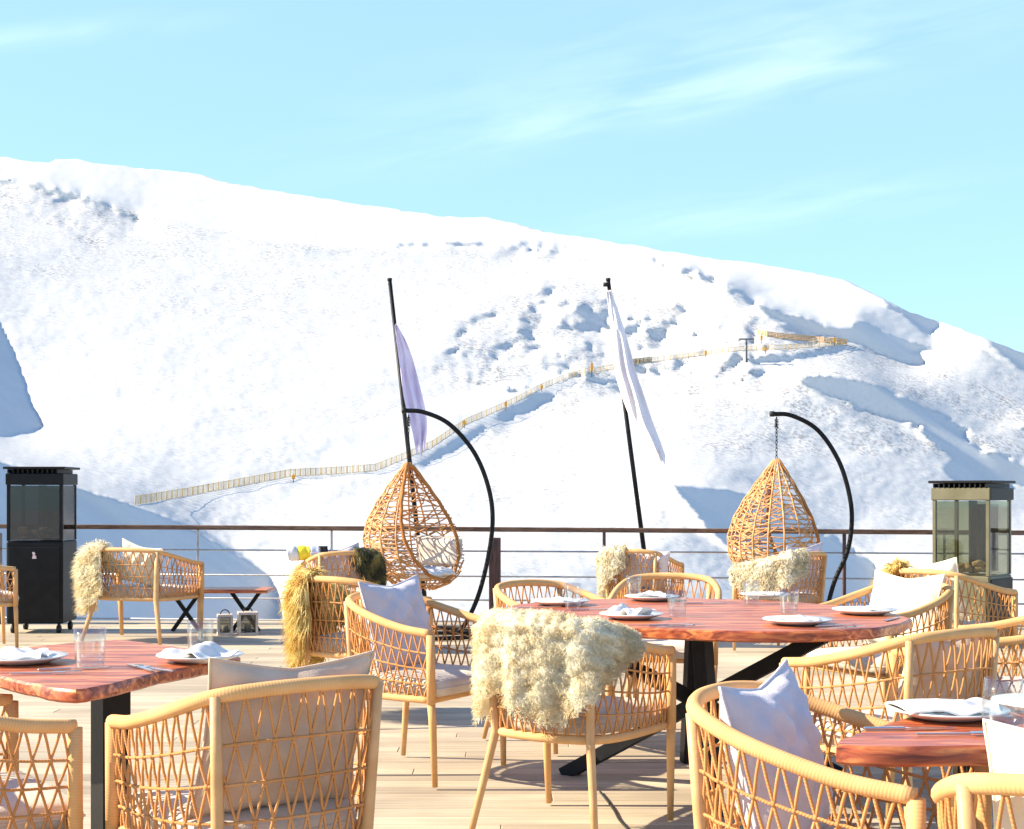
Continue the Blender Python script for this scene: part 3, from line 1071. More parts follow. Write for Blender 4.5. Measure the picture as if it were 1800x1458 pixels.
# ---------------------------------------------------------------- egg seats
def egg(loc, rz, label, zapex, zbot, chain_top, seed, pad_th=PI, pad_q=.26, lean=0.0, fat=1.0):
    H_ = zapex - zbot
    lv = Vector((math.cos(rz), -math.sin(rz), 0)) * lean
    prof = [(0, .10), (.05, .24), (.14, .355), (.27, .43), (.40, .445), (.53, .40), (.66, .315), (.78, .215), (.88, .125), (.96, .05), (1, .012)]

    def rad(q):
        for (a, ra), (b, rb) in zip(prof, prof[1:]):
            if a <= q <= b:
                k = (q - a) / (b - a)
                k2 = k * k * (3 - 2 * k)
                return (ra + (rb - ra) * (.5 * k + .5 * k2)) * fat
        return prof[-1][1]

    def wq(q):
        """half opening angle: the egg is cut by one slanting plane from the apex to the front lip"""
        yc = .285 * (1 - q) / .9
        r = rad(q)
        if q > .99 or yc >= r:
            return 0
        return math.acos(yc / r)

    qlip = next(k / 1000 for k in range(20, 500) if wq(k / 1000) > 0)

    def P(th, q, off=0):
        r = rad(q) + off
        return Vector((r * math.sin(th), r * math.cos(th), zbot + q * H_)) + lv * (1 - q)
    root = empty('hanging_egg_chair', loc, rz)
    rg = random.Random(seed)
    m = MB()
    nr = 28
    for k in range(nr):
        q = .02 + .95 * k / (nr - 1)
        w = wq(q)
        if w == 0:
            pts = [P(2 * PI * i / 28, q + rg.uniform(-.004, .004)) for i in range(28)]
            m.tube(pts, .0066, 5, closed=True)
        else:
            pts = []
            jit = rg.uniform(-.01, .01)
            q2 = min(.975, q + jit)
            w = wq(q2)
            for i in range(25):
                th = w + (2 * PI - 2 * w) * i / 24
                pts.append(P(th, q2 + .008 * math.sin(i * 1.3 + k) * math.sin(PI * i / 24)))
            m.tube(pts, .0066, 5)
    nm = 19
    for k in range(nm):
        th = 2 * PI * k / nm
        run = []
        for i in range(41):
            q = .0 + .99 * i / 40
            a = min(th, 2 * PI - th)
            if a >= wq(q):
                run.append(P(th, q, .006))
            else:
                if len(run) > 1:
                    m.tube(run, .0085, 5)
                run = []
        if len(run) > 1:
            m.tube(run, .0085, 5)
    for k in range(430):
        th = rg.uniform(0, 2 * PI)
        q = rg.uniform(.05, .9)
        d = rg.choice((-1, 1)) * rg.uniform(.25, .5)
        dq = rg.uniform(.05, .085)
        pts = []
        ok = True
        for i in range(5):
            t_ = (th + d * i / 4) % (2 * PI)
            qq = q + dq * i / 4
            a = min(t_, 2 * PI - t_)
            if a < wq(qq) + .10 or qq > .96:
                ok = False
            pts.append(P(t_, min(qq, .98), .003))
        if ok:
            m.tube(pts, .0065, 5)
    m.build('basket', M['cane'], root)
    m = MB()
    ring = []
    for i in range(49):
        f_ = i / 48
        q = qlip + (.985 - qlip) * (f_ ** 1.7 if f_ < .5 else .5 ** 1.7 + (1 - .5 ** 1.7) * (f_ - .5) / .5)
        ring.append(P(wq(q) if i else 0, q, .004))
    ring2 = [Vector((-p.x, p.y, p.z)) for p in ring[::-1]]
    m.tube(ring + ring2[1:-1], .017, 8, closed=True)
    m.build('rim', M['canerim'], root)
    # seat pad
    m = MB()
    rings = []
    for k in range(9):
        f = k / 8
        r = .31 * math.sin(PI * f) ** .6 if 0 < f < 1 else .001
        rings.append([Vector((r * math.sin(2 * PI * i / 28), .03 + r * math.cos(2 * PI * i / 28), zbot + .15 + .12 * (f - .5) + .012 * math.sin(i * 1.9))) + lv * .85 for i in range(28)])
    m.grid(rings, closed_u=True)
    m.build('seat_pad', M['whitecloth'], root)
    m = MB()
    G, B = [], []
    for i in range(15):
        g, b = [], []
        for j in range(15):
            u, v = -1 + i / 7, -1 + j / 7
            th = pad_th + u * .62
            q = pad_q + v * .12
            pr = max(0, 1 - u ** 4) ** .5 * max(0, 1 - v ** 4) ** .5
            r = rad(q) - .03
            for lst, dr in ((g, .10 * pr), (b, 0)):
                rr2 = r - dr
                lst.append(Vector((rr2 * math.sin(th), rr2 * math.cos(th), zbot + q * H_)) + lv * (1 - q))
        G.append(g)
        B.append(b)
    m.grid(G)
    m.grid(B, flip=True)
    m.build('back_pad', M['seatcloth'], root)
    # chain with spring
    m = MB()
    z = zapex - .01
    k = 0
    while z < chain_top - .10:
        c0 = Vector((0, 0, z + .018))
        pts = []
        for i in range(10):
            a = 2 * PI * i / 10
            x, zz = .009 * math.cos(a), .022 * math.sin(a)
            pts.append(c0 + (Vector((x, 0, zz)) if k % 2 else Vector((0, x, zz))))
        m.tube(pts, .0032, 5, closed=True)
        z += .034
        k += 1
    m.tube([(.016 * math.cos(i * .9), .016 * math.sin(i * .9), chain_top - .10 + .08 * i / 40) for i in range(41)], .004, 5)
    m.tube([(0, 0, chain_top - .02), (0, 0, chain_top)], .006, 6)
    m.build('chain', M['blackgrey'], root)
    tag(root, label, 'egg chair', 'hanging cane egg seats by the railing')
    return root


def egg_stand(x0, Y, pts, label, zbase_x):
    root = empty('egg_chair_stand', (x0, Y, 0))
    s = FPX / Y
    P = [Vector(((px - 900) / s - x0, 0, CAMH - (py - HOR) / s)) for px, py in pts]
    P.append(Vector((zbase_x + .10, 0, .06)))
    P.append(Vector((zbase_x, 0, .035)))
    m = MB()
    cv = catmull(P, 8)
    m.tube(cv, .021, 10)
    m.build('arched_pole', M['black'], root)
    m = MB()
    m.tube([(zbase_x - .05 + .50 * math.cos(2 * PI * i / 40) - .1, .50 * math.sin(2 * PI * i / 40), .025) for i in range(40)], .02, 8, closed=True)
    m.tube([(zbase_x - .65, 0, .025), (zbase_x + .35, 0, .025)], .018, 8)
    m.build('base_ring', M['black'], root)
    m = MB()
    m.tube([P[0] + Vector((-.03, 0, 0)), P[0] + Vector((.01, 0, 0))], .026, 10)
    m.build('end_cap', M['plastic_black'], root)
    tag(root, label, 'chair stand', 'arched black stands of the egg seats')


YE = 12.9
sE = FPX / YE


def zE(py):
    return CAMH - (py - HOR) / sE


xl = (718 - 900) / sE
xr = (1365 - 900) / sE
egg((xl, YE, 0), math.radians(-122), 'cane egg seat hanging in front of the thick railing post, opening to the right', zE(812), zE(1036), zE(730), 3, math.radians(-92), .29, lean=.12, fat=1.08)
egg((xr, YE, 0), math.radians(-66), 'cane egg seat on a visible chain, seen from behind near the olive heater', zE(806), zE(1036), zE(733), 4, PI, .2, lean=-.02, fat=.95)
egg_stand(xl, YE, [(712, 722), (745, 725), (790, 746), (833, 795), (858, 855), (866, 915), (857, 985), (838, 1055)], 'black arched stand of the egg seat beside the thick railing post', .38)
egg_stand(xr, YE, [(1359, 728), (1392, 731), (1438, 757), (1475, 812), (1494, 875), (1497, 925), (1488, 975), (1466, 1025)], 'black arched stand of the egg seat near the olive heater', .30)

# ---------------------------------------------------------------- log heaters


def heater(loc, rz, wx, wy, ztot, zcab, body, glassmat, label, legs=True, logo=False):
    root = empty('log_heater', loc, rz)
    z0 = .09 if legs else .03
    m = MB()
    m.box((0, 0, (z0 + zcab) / 2), (wx, wy, zcab - z0), bev=.012)
    cab = m.build('cabinet', body, root, smooth=False)
    m = MB()
    m.box((0, -wy / 2 - .006, (z0 + zcab) / 2 - .01), (wx * .90, .010, (zcab - z0) * .88), bev=.003)
    d = m.build('door', body, cab, smooth=False)
    if logo:
        m = MB()
        # small pale badge: a leaning flame-like mark
        pts = [(-.018, -.03), (.022, -.03), (.020, -.004), (.004, .004), (.014, .020), (-.004, .034), (-.018, .030), (-.010, .006)]
        yb = -wy / 2 - .0145
        V = [Vector((x, yb, zcab - .13 + z)) for x, z in pts] + [Vector((x, yb + .003, zcab - .13 + z)) for x, z in pts]
        n = len(pts)
        m.add(V, [tuple(range(n))] + [tuple(range(n, 2 * n))[::-1]] + [(k + n, (k + 1) % n + n, (k + 1) % n, k) for k in range(n)])
        m.build('badge', M['badge'], root, smooth=False)
    zg1 = ztot - .17
    # corner posts
    for sx in (-1, 1):
        for sy in (-1, 1):
            m = MB()
            m.box((sx * (wx / 2 - .018), sy * (wy / 2 - .018), (zcab + zg1) / 2 + .002), (.03, .03, zg1 - zcab), bev=.003)
            m.build('corner_post', body, root, smooth=False)
    for (cx, cy, dx, dy) in ((0, -wy / 2 + .012, wx - .07, .005), (0, wy / 2 - .012, wx - .07, .005), (-wx / 2 + .012, 0, .005, wy - .07), (wx / 2 - .012, 0, .005, wy - .07)):
        m = MB()
        m.box((cx, cy, (zcab + zg1) / 2), (dx, dy, zg1 - zcab - .01))
        m.build('glass_panel', glassmat, root, smooth=False)
    m = MB()
    m.box((0, 0, zg1 + .055), (wx + .012, wy + .012, .105), bev=.006)
    m.build('hood', body, root, smooth=False)
    m = MB()
    m.box((0, 0, ztot - .012), (wx + .05, wy + .05, .022), bev=.006)
    k = 0
    x = -wx / 2 + .02
    while x < wx / 2 - .01:
        m.box((x, 0, ztot - .043), (.012, wy + .02, .036))
        x += .045
    m.build('grille', M['black'], root, smooth=False)
    if body is M['olivesteel']:  # added black sheets put the shade of this side into its colour
        m = MB()
        m.box((wx / 2 + .008, 0, (z0 + zcab) / 2 - .01), (.010, wy * .94, (zcab - z0) * .94), bev=.002)
        m.build('side_shade_panel', M['blackgrey'], root, smooth=False)
        m = MB()
        m.box((wx / 2 + .010, 0, zg1 + .055), (.010, wy + .004, .098), bev=.002)
        m.build('hood_side_shade', M['blackgrey'], root, smooth=False)
    # back plate of the burner and logs
    m = MB()
    m.tube([(0, .02, zcab + .01), (0, .02, zg1 - .002)], .035, 12)
    m.box((wx * .12, wy * .22, (zcab + zg1) / 2), (wx * .50, .012, zg1 - zcab - .06), bev=.003)
    m.build('burner', M['blackgrey'], root, smooth=False)
    rg = random.Random(int(loc[0] * 10))
    for i in range(8):
        m = MB()
        a = rg.uniform(0, PI)
        cx, cy = rg.uniform(-wx * .28, wx * .28), rg.uniform(-wy * .28, wy * .1)
        L = rg.uniform(.10, .17)
        zz = zcab + .035 + .03 * (i % 3)
        dx, dy = math.cos(a) * L / 2, math.sin(a) * L / 2
        m.tube([(cx - dx, cy - dy, zz), (cx, cy, zz + .012), (cx + dx, cy + dy, zz + rg.uniform(-.01, .02))], [.022, .027, .020], 8)
        m.build('log', M['log'], root)
    if legs:
        for sx in (-1, 1):
            for sy in (-1, 1):
                m = MB()
                cx, cy = sx * (wx / 2 - .05), sy * (wy / 2 - .05)
                m.tube([(cx, cy, z0), (cx, cy, .05)], .014, 8)
                m.tube([(cx - .016, cy, .036), (cx + .016, cy, .036)], .036, 14)
                m.build('caster', M['plastic_black'], root)
    tag(root, label, 'heater', 'tall glass log heaters at the railing')
    return root


heater((-4.41, 13.35, 0), 0.02, .52, .46, 1.54, .85, M['black'], M['darkglass'], 'black log heater on casters with smoked glass, beside the left chairs', True, True)
heater((3.93, 12.15, 0), math.radians(-40), .50, .50, 1.40, .60, M['olivesteel'], M['heatglass'], 'olive black log heater with clear panes at the right end of the railing', True, False)

# ---------------------------------------------------------------- railing
rl = empty('railing', (0, 14.0, 0))


def rp(px, z=None):
    """point of the railing line under photo column px"""
    a, b = Vector((-5.6, 14.22, 0)), Vector((5.6, 13.42, 0))
    u = (px - 900) / FPX
    # X = u*Y on the line
    k = (u * a.y - a.x) / ((b.x - a.x) - u * (b.y - a.y))
    p = a.lerp(b, k)
    return p


def rz_top(px):
    return .967 - .047 * px / 1800


m = MB()
A, B = rp(-500), rp(2300)
za, zb = rz_top(-500), rz_top(2300)
ang = math.atan2(B.y - A.y, B.x - A.x)
beamdir = Vector((B.x, B.y, zb)) - Vector((A.x, A.y, za))
o0 = Vector((0, 14.0, 0))
zdir = beamdir.normalized()
yd = Vector((0, 0, 1)).cross(zdir).normalized()
T = Matrix((zdir, yd, zdir.cross(yd))).transposed()
m.box((Vector((A.x, A.y, za)) + Vector((B.x, B.y, zb))) / 2 - o0, (beamdir.length, .075, .045), tilt=T, bev=.006)
m.build('top_rail', M['railwood'], rl, smooth=False)
for zc in (.745, .50, .27, .06):
    m = MB()
    m.tube([Vector((A.x, A.y, zc)) - o0, Vector((B.x, B.y, zc - .03)) - o0], .0085, 8)
    m.build('cable', M['cable'], rl)
for px, w, mat, top in ((-2, .10, 'postwood', .90), (348, .022, 'cable', 0), (583, .022, 'cable', 0), (870, .115, 'postwood', .865), (1062, .03, 'postwood', 0), (1297, .022, 'cable', 0), (1484, .032, 'postwood', 0), (1660, .022, 'cable', 0), (1850, .10, 'postwood', .9), (-330, .03, 'cable', 0), (2150, .03, 'cable', 0)):
    p = rp(px) - o0
    if w > .06:
        p += Vector((0, -.09, 0))
    m = MB()
    zt = top or rz_top(px) - .024
    m.box((p.x, p.y, zt / 2 - .06), (w, min(w, .10), zt + .12), bev=.004)
    po = m.build('post', M[mat], rl, smooth=False)
    if w > .06:
        po['label'] = 'thick dark wooden post'
tag(rl, 'long deck railing with a dark wood handrail and thin steel cables', 'railing')

# ---------------------------------------------------------------- leaning poles with cloths


def flagpole(pa, pb, Y, label, side):
    s = FPX / Y
    b = Vector(((pb[0] - 900) / s, Y, -.25))
    # extend the visible line down to the base height
    t0 = Vector(((pa[0] - 900) / s, Y, CAMH - (pa[1] - HOR) / s))
    t1 = Vector(((pb[0] - 900) / s, Y, CAMH - (pb[1] - HOR) / s))
    d = (t1 - t0)
    k = (t0.z + .25) / (t0.z - t1.z)
    base = t0 + d * k
    root = empty('leaning_flagpole', base)
    m = MB()
    m.tube([Vector((0, 0, 0)), (t0 - base) * .5, t0 - base], [.026, .024, .020], 10)
    m.build('pole', M['black'], root)
    m = MB()
    tp = t0 - base
    m.tube([tp + Vector((side * .05, -.0, -.05)), tp + Vector((0, 0, -.05))], .022, 8)
    m.tube([tp + Vector((0, 0, -.01)), tp + Vector((0, 0, .015))], .025, 8)
    m.build('top_bracket', M['plastic_black'], root)
    tag(root, label, 'flagpole', 'black leaning poles behind the railing')
    return s


def flag(Y, left, right, label, seed, folds=5, front=-.06, bulge=-1.0, mat='flagcloth'):
    s = FPX / Y
    W = lambda px, py: Vector(((px - 900) / s, Y + front, CAMH - (py - HOR) / s))
    L = catmull([W(*p) for p in left], 8)
    R = catmull([W(*p) for p in right], 8)
    n = min(len(L), len(R))
    rows, rows2 = [], []
    rg = random.Random(seed)
    for i in range(n):
        a, b = L[int(i * (len(L) - 1) / (n - 1))], R[int(i * (len(R) - 1) / (n - 1))]
        row, row2 = [], []
        for j in range(25):
            f = j / 24
            p = a.lerp(b, f)
            amp = .055 * min(1, i / n * 2.2)
            off = (-amp * 2.2 * math.sin(f * PI) if bulge < 0 else amp * 3.0 * f) + .45 * amp * math.sin(f * PI * folds + .15 * i + seed) + .016 * math.sin(f * 17 + i * .3) * math.sin(i * .45 + seed)
            p = p + Vector((0, off, 0))
            if i > n * .8:
                p.z -= (i - n * .8) / (n * .2) * (.07 * math.sin(f * 11 + seed) + .04 * math.sin(f * 29))
            row.append(p)
            row2.append(p + Vector((.001, .006, 0)))
        rows.append(row)
        rows2.append(row2)
    m = MB()
    m.grid(rows)
    m.grid(rows2, flip=True)
    m.grid([[a for a in rows[-1]], [a for a in rows2[-1]]])
    o = m.build('flag', M[mat], None)
    tag(o, label, 'flag', 'limp cloths on the leaning poles')
    return o


flagpole((685, 492), (721, 820), 14.6, 'black leaning pole above the left egg seat', 0.0)
flagpole((1069, 492), (1131, 960), 14.6, 'black leaning pole in the middle with a hook at its top', -1)
flag(14.6, [(694, 575), (703, 640), (711, 700), (722, 745), (733, 790)], [(697, 570), (716, 606), (731, 655), (749, 735), (746, 790)], 'limp shade-tinted lilac cloth hanging from the pole above the left egg seat', 2, 4, bulge=1, mat='shadeflag')
flag(14.6, [(1064, 515), (1072, 580), (1080, 655), (1102, 725), (1136, 795)], [(1073, 512), (1096, 580), (1116, 655), (1138, 720), (1168, 808)], 'long limp white cloth wrapped across the middle pole', 5, 5, -.10)

# ---------------------------------------------------------------- small things at the back
ct = empty('coffee_table', (-2.72, 13.35, 0))
m = MB()
m.box((0, 0, .385), (.92, .40, .035), bev=.006)
m.build('tabletop', M['wood'], ct, smooth=False)
for x in (-.34, .22):
    for sg in (-1, 1):
        m = MB()
        beam(m, (x - sg * .13, 0.01 * sg, 0), (x + sg * .13, 0.01 * sg, .365), .035)
        m.build('leg', M['black'], ct, smooth=False)
tag(ct, 'low red wood table with crossed black legs at the railing behind the left chairs', 'table')


def lantern(loc, w, h, body, label):
    root = empty('lantern', loc, .25)
    m = MB()
    m.box((0, 0, .012), (w, w, .024), bev=.003)
    m.box((0, 0, h - .012), (w, w, .024), bev=.003)
    for sx in (-1, 1):
        for sy in (-1, 1):
            m.box((sx * (w / 2 - .012), sy * (w / 2 - .012), h / 2), (.022, .022, h - .05))
    m.build('frame', body, root, smooth=False)
    m = MB()
    m.box((0, 0, h / 2), (w - .03, w - .03, h - .052))
    m.build('pane', M['darkglass'], root, smooth=False)
    m = MB()
    m.tube([(0, 0, .026), (0, 0, h * .45)], .03, 12)
    m.build('candle', M['creamcloth'], root)
    m = MB()
    m.tube([(0.04 * math.cos(PI * i / 8), 0, h + .04 * math.sin(PI * i / 8)) for i in range(9)], .005, 6)
    m.build('handle', M['black'], root)
    tag(root, label, 'lantern', 'candle lanterns by the low table')


lantern((-2.62, 12.98, 0), .14, .19, M['stone'], 'narrow grey lantern on the deck under the low table')
lantern((-2.42, 13.02, 0), .18, .21, M['stone'], 'wider concrete grey lantern left of the golden skin')

# rolled blanket on the arm of the chair with the olive skin
tf = chair_tf('c6')
m = MB()
cbase = tf @ Vector((-.26, -.02, .80))
br = empty('rolled_blanket', cbase, math.radians(8))
secs = [(-.17, -.085, 'whitecloth'), (-.085, .02, 'yellow'), (.02, .10, 'bluecloth'), (.10, .165, 'black')]
for a, b, mt in secs:
    m = MB()
    pts = [Vector((a + (b - a) * i / 6, 0, .004 * math.sin(i))) for i in range(7)]
    rr_ = [.060 + .004 * math.sin(i * 1.7 + a * 20) for i in range(7)]
    m.tube(pts, rr_, 20)
    m.build('stripe', M[mt], br)
m = MB()
m.tube([(.166 + .0005 * i, (.004 + .00125 * i) * math.cos(i * .5), (.004 + .00125 * i) * math.sin(i * .5)) for i in range(40)], .005, 5)
m.build('rolled_end', M['bluecloth'], br)
tag(br, 'rolled blanket in white, yellow and black on the arm of a far chair', 'blanket')

# thin cord along the boards
m = MB()
P = [at(1055, 1392, .006), at(1068, 1408, .006), at(1080, 1425, .006), at(1088, 1440, .006), at(1104, 1458, .006), at(1120, 1480, .006)]
cv = catmull(P, 6)
cd = MB()
cd.tube(cv, .005, 6)
tag(cd.build('cord', M['plastic_black'], None), 'thin dark cord lying on the sunny boards in front of the sheepskin chair', 'cord')

# ---------------------------------------------------------------- deck
m = MB()
tones = []
rg = random.Random(5)
y = -3.0
bw, gap = .142, .007
while y < 14.42:
    x0 = -9.0 - rg.uniform(0, 2.5)
    while x0 < 9:
        L = rg.choice((2.4, 3.0, 3.6))
        nf = len(m.f)
        m.box((x0 + L / 2, y + bw / 2, -.0125 + rg.uniform(-.0008, .0008)), (L - .002, bw - gap, .025), bev=.003)
        t = rg.random()
        tones += [t] * (len(m.f) - nf)
        x0 += L
    y += bw
dk = m.build('deck', deck_mat(), None, smooth=False)
at_ = dk.data.attributes.new('tone', 'FLOAT', 'FACE')
at_.data.foreach_set('value', tones)
tag(dk, kind='structure')
m = MB()
m.box((0, 5.7, -.16), (20, 17.3, .20))
m.box((0, 14.46, -.12), (20, .05, .235))
sub = m.build('deck_substructure', M['darkpost'], None, smooth=False)
tag(sub, kind='structure')

# ---------------------------------------------------------------- snow hill
TE = math.tan(SUN_EL)
DX = 5.0
DY = DX * TE
XS = np.arange(-260, 2061, DX)
YS = np.arange(205, 1165, DY)
NX, NY = len(XS), len(YS)
GX, GY = np.meshgrid(XS, YS)


def vnoise(shape, cell, rs):
    h, w = shape
    ch, cw = int(h / cell) + 3, int(w / cell) + 3
    g = rs.rand(ch, cw)
    yy = np.arange(h) / cell
    xx = np.arange(w) / cell
    y0, x0 = yy.astype(int), xx.astype(int)
    fy, fx = (yy - y0)[:, None], (xx - x0)[None, :]
    fy, fx = fy * fy * (3 - 2 * fy), fx * fx * (3 - 2 * fx)
    a = g[y0][:, x0] * (1 - fx) + g[y0][:, x0 + 1] * fx
    b = g[y0 + 1][:, x0] * (1 - fx) + g[y0 + 1][:, x0 + 1] * fx
    return (a * (1 - fy) + b * fy) * 2 - 1


def fbm(shape, cell, rs, oct_=4):
    o = np.zeros(shape)
    a = 1.0
    for k in range(oct_):
        o += a * vnoise(shape, max(1.0, cell / 2 ** k), rs)
        a *= .5
    return o


SKY = [(-260, 262), (-100, 268), (0, 276), (40, 281), (85, 287), (100, 280), (130, 280), (165, 288), (200, 292), (270, 297), (340, 306), (390, 319), (440, 329), (520, 341), (600, 354), (700, 369), (780, 382), (860, 384), (910, 393), (960, 408), (1040, 420), (1110, 432), (1190, 445), (1270, 456), (1340, 465), (1420, 478), (1480, 490), (1530, 512), (1560, 530), (1600, 549), (1650, 566), (1700, 583), (1760, 606), (1800, 620), (1900, 655), (2060, 715)]
ysky = np.interp(XS, [p[0] for p in SKY], [p[1] for p in SKY])
ysky = ysky + 1.6 * vnoise((1, NX), 5, RNG)[0] + .9 * vnoise((1, NX), 2, RNG)[0]

# smooth base depth by picture height, plus a shoulder line with farther snow behind it
D0 = np.interp(GY, [205, 280, 400, 600, 800, 930, 1000, 1165], [690, 650, 570, 465, 375, 312, 265, 185])
SH = [(-260, 290), (0, 316), (110, 338), (240, 376), (330, 398), (420, 412), (560, 432), (700, 436), (870, 432), (1000, 442), (1120, 452), (1180, 466), (1260, 498), (1330, 532), (1420, 560), (1500, 600), (1600, 640), (2060, 800)]
ysh = np.interp(XS, [p[0] for p in SH], [p[1] for p in SH])[None, :]
D0 = D0 + 65 / (1 + np.exp((GY - ysh) / 4.0)) * np.clip((1500 - GX) / 400, 0, 1)
D0 = D0 + .075 * (GX - 600)
D0 = D0 + 14 * fbm((NY, NX), 60, RNG, 4)

POLYS = [
    [(-30, 480), (0, 568), (20, 610), (35, 645), (58, 715), (78, 752), (40, 762), (0, 768), (-30, 768)],
    [(-30, 812), (0, 814), (60, 830), (140, 860), (230, 889), (320, 921), (365, 945), (420, 978), (472, 1008), (490, 1060), (500, 1165), (-30, 1165)],
    [(1175, 851), (1230, 858), (1300, 866), (1380, 886), (1440, 930), (1530, 990), (1560, 1050), (1420, 1060), (1290, 968), (1242, 926), (1212, 887)],
    [(1408, 667), (1440, 662), (1480, 664), (1540, 676), (1600, 702), (1660, 736), (1705, 757), (1702, 778), (1740, 796), (1800, 814), (1870, 832), (2060, 900), (2060, 960), (1860, 872), (1770, 856), (1690, 848), (1662, 828), (1672, 802), (1640, 776), (1600, 746), (1560, 729), (1510, 722), (1480, 702), (1424, 686)],
    [(1330, 531), (1400, 556), (1460, 576), (1488, 580), (1512, 564), (1545, 576), (1600, 604), (1642, 616), (1606, 620), (1632, 643), (1600, 640), (1540, 621), (1490, 601), (1440, 586), (1360, 559)],
    [(1550, 524), (1600, 552), (1640, 561), (1656, 572), (1638, 590), (1612, 576), (1580, 551)],
    [(1730, 594), (1800, 620), (1900, 660), (1900, 690), (1800, 655), (1770, 632)],
    [(870, 738), (905, 716), (950, 692), (975, 684), (985, 694), (945, 716), (885, 742)],
    [(738, 815), (765, 795), (800, 775), (850, 748), (862, 752), (820, 782), (780, 803), (745, 822)],
    [(985, 568), (1015, 542), (1050, 536), (1085, 556), (1062, 580), (1015, 585)],
    [(905, 578), (935, 575), (940, 592), (940, 620), (922, 618), (918, 596)],
    [(868, 612), (882, 608), (888, 622), (872, 624)],
    [(1100, 572), (1125, 566), (1130, 588), (1108, 590)],
    [(1318, 634), (1400, 622), (1476, 612), (1484, 621), (1400, 634), (1330, 642)],
    [(1112, 648), (1160, 644), (1192, 648), (1180, 662), (1150, 656)],
    [(1390, 566), (1440, 590), (1430, 596), (1370, 575)],
    [(-60, 300), (0, 314), (60, 324), (110, 337), (180, 356), (250, 386), (246, 391), (180, 366), (105, 347), (55, 334), (0, 323), (-60, 312)],
    [(1130, 450), (1185, 465), (1250, 492), (1332, 530), (1326, 535), (1245, 499), (1180, 473), (1130, 456)],
    [(700, 431), (790, 428), (870, 430), (1000, 440), (1000, 443), (870, 434), (790, 432), (700, 434)],
    [(1780, 742), (1830, 760), (1900, 790), (1900, 800), (1830, 776)],
]
jx = 5 * vnoise((NY, NX), 3, RNG) + 5 * vnoise((NY, NX), 7, RNG)
jy = 4 * vnoise((NY, NX), 3, RNG) + 4 * vnoise((NY, NX), 7, RNG)
jx = jx + 6 * vnoise((NY, NX), 1.6, RNG)
jy = jy + 5 * vnoise((NY, NX), 1.6, RNG)
rag = np.where((GX > 1400) & (GY > 690), 1.5, .9)
rag = np.where((GX > 850) & (GX < 1300) & (GY < 700), 2.0, rag)
rag = np.where((GX < 520) & (GY > 500), .4, rag)


def inpoly(poly, X, Y):
    r = np.zeros(X.shape, bool)
    n = len(poly)
    j = n - 1
    for i in range(n):
        xi, yi = poly[i]
        xj, yj = poly[j]
        c = ((yi > Y) != (yj > Y)) & (X < (xj - xi) * (Y - yi) / (yj - yi + 1e-9) + xi)
        r ^= c
        j = i
    return r


mask = np.zeros((NY, NX), bool)
for pl in POLYS:
    mask |= inpoly(pl, GX + jx * rag * .6, GY + jy * rag * .6)
# crumbly shaded pockets in the rough ground
rough = inpoly([(820, 560), (900, 520), (1010, 500), (1140, 530), (1330, 560), (1490, 600), (1340, 660), (1200, 700), (1060, 700), (900, 690), (760, 660)], GX, GY) | inpoly([(0, 320), (110, 335), (240, 372), (240, 410), (180, 440), (90, 400), (0, 360)], GX, GY)
spk = vnoise((NY, NX), 2.2, RNG) + .7 * vnoise((NY, NX), 5, RNG)
mask &= ~((GX > 850) & (GX < 1310) & (GY < 700)) | (spk > -.25)
mask |= rough & (spk > np.where(GX < 400, 1.15, .80))


def solve(D, mk, iters, dstep):
    """nudge the depth field so that ground marked in mk turns away from the low sun and the rest faces it"""
    lo_lit, hi_sh, lo_sh, vmin = -.50 * dstep,   .22 * dstep, .13 * dstep, -.14 * dstep
    sh = mk[1:, 1:]
    for it in range(iters):
        C = np.zeros_like(D)
        d = D[1:, 1:] - D[:-1, :-1]
        tgt = np.where(sh, np.clip(d, lo_sh, hi_sh), np.minimum(d, lo_lit))
        e = (tgt - d) * .30
        C[1:, 1:] += e
        C[:-1, :-1] -= e
        dv = D[1:, :] - D[:-1, :]
        e = (np.minimum(dv, vmin) - dv) * .30
        C[1:, :] += e
        C[:-1, :] -= e
        D = D + C
        if it % 6 == 0:
            E = D
            B = E.copy()
            B[1:-1, 1:-1] = (E[1:-1, 1:-1] * 4 + E[:-2, 1:-1] + E[2:, 1:-1] + E[1:-1, :-2] + E[1:-1, 2:]) / 8
            w_ = .10 if dstep > 1 else .03
            D = E * (1 - w_) + B * w_
    return D


def resize(A, shp):
    yi = np.linspace(0, A.shape[0] - 1, shp[0])
    xi = np.linspace(0, A.shape[1] - 1, shp[1])
    y0 = np.minimum(yi.astype(int), A.shape[0] - 2)
    x0 = np.minimum(xi.astype(int), A.shape[1] - 2)
    fy, fx = (yi - y0)[:, None], (xi - x0)[None, :]
    return (A[y0][:, x0] * (1 - fx) + A[y0][:, x0 + 1] * fx) * (1 - fy) + (A[y0 + 1][:, x0] * (1 - fx) + A[y0 + 1][:, x0 + 1] * fx) * fy


corr = None
for k in (16, 8, 4, 2, 1):
    base = D0[::k, ::k]
    mk = mask[::k, ::k]
    D = base if corr is None else base + resize(corr, base.shape)
    D = solve(D, mk, {16: 900, 8: 900, 4: 800, 2: 600, 1: 500}[k], float(k))
    corr = D - base
_d = D[1:, 1:] - D[:-1, :-1]
print('HILL', _d[mask[1:, 1:]].mean(), (_d[mask[1:, 1:]] > 0).mean(), (_d[~mask[1:, 1:]] < 0).mean(), D.min(), D.max())
D = np.clip(D, 150, 1200)
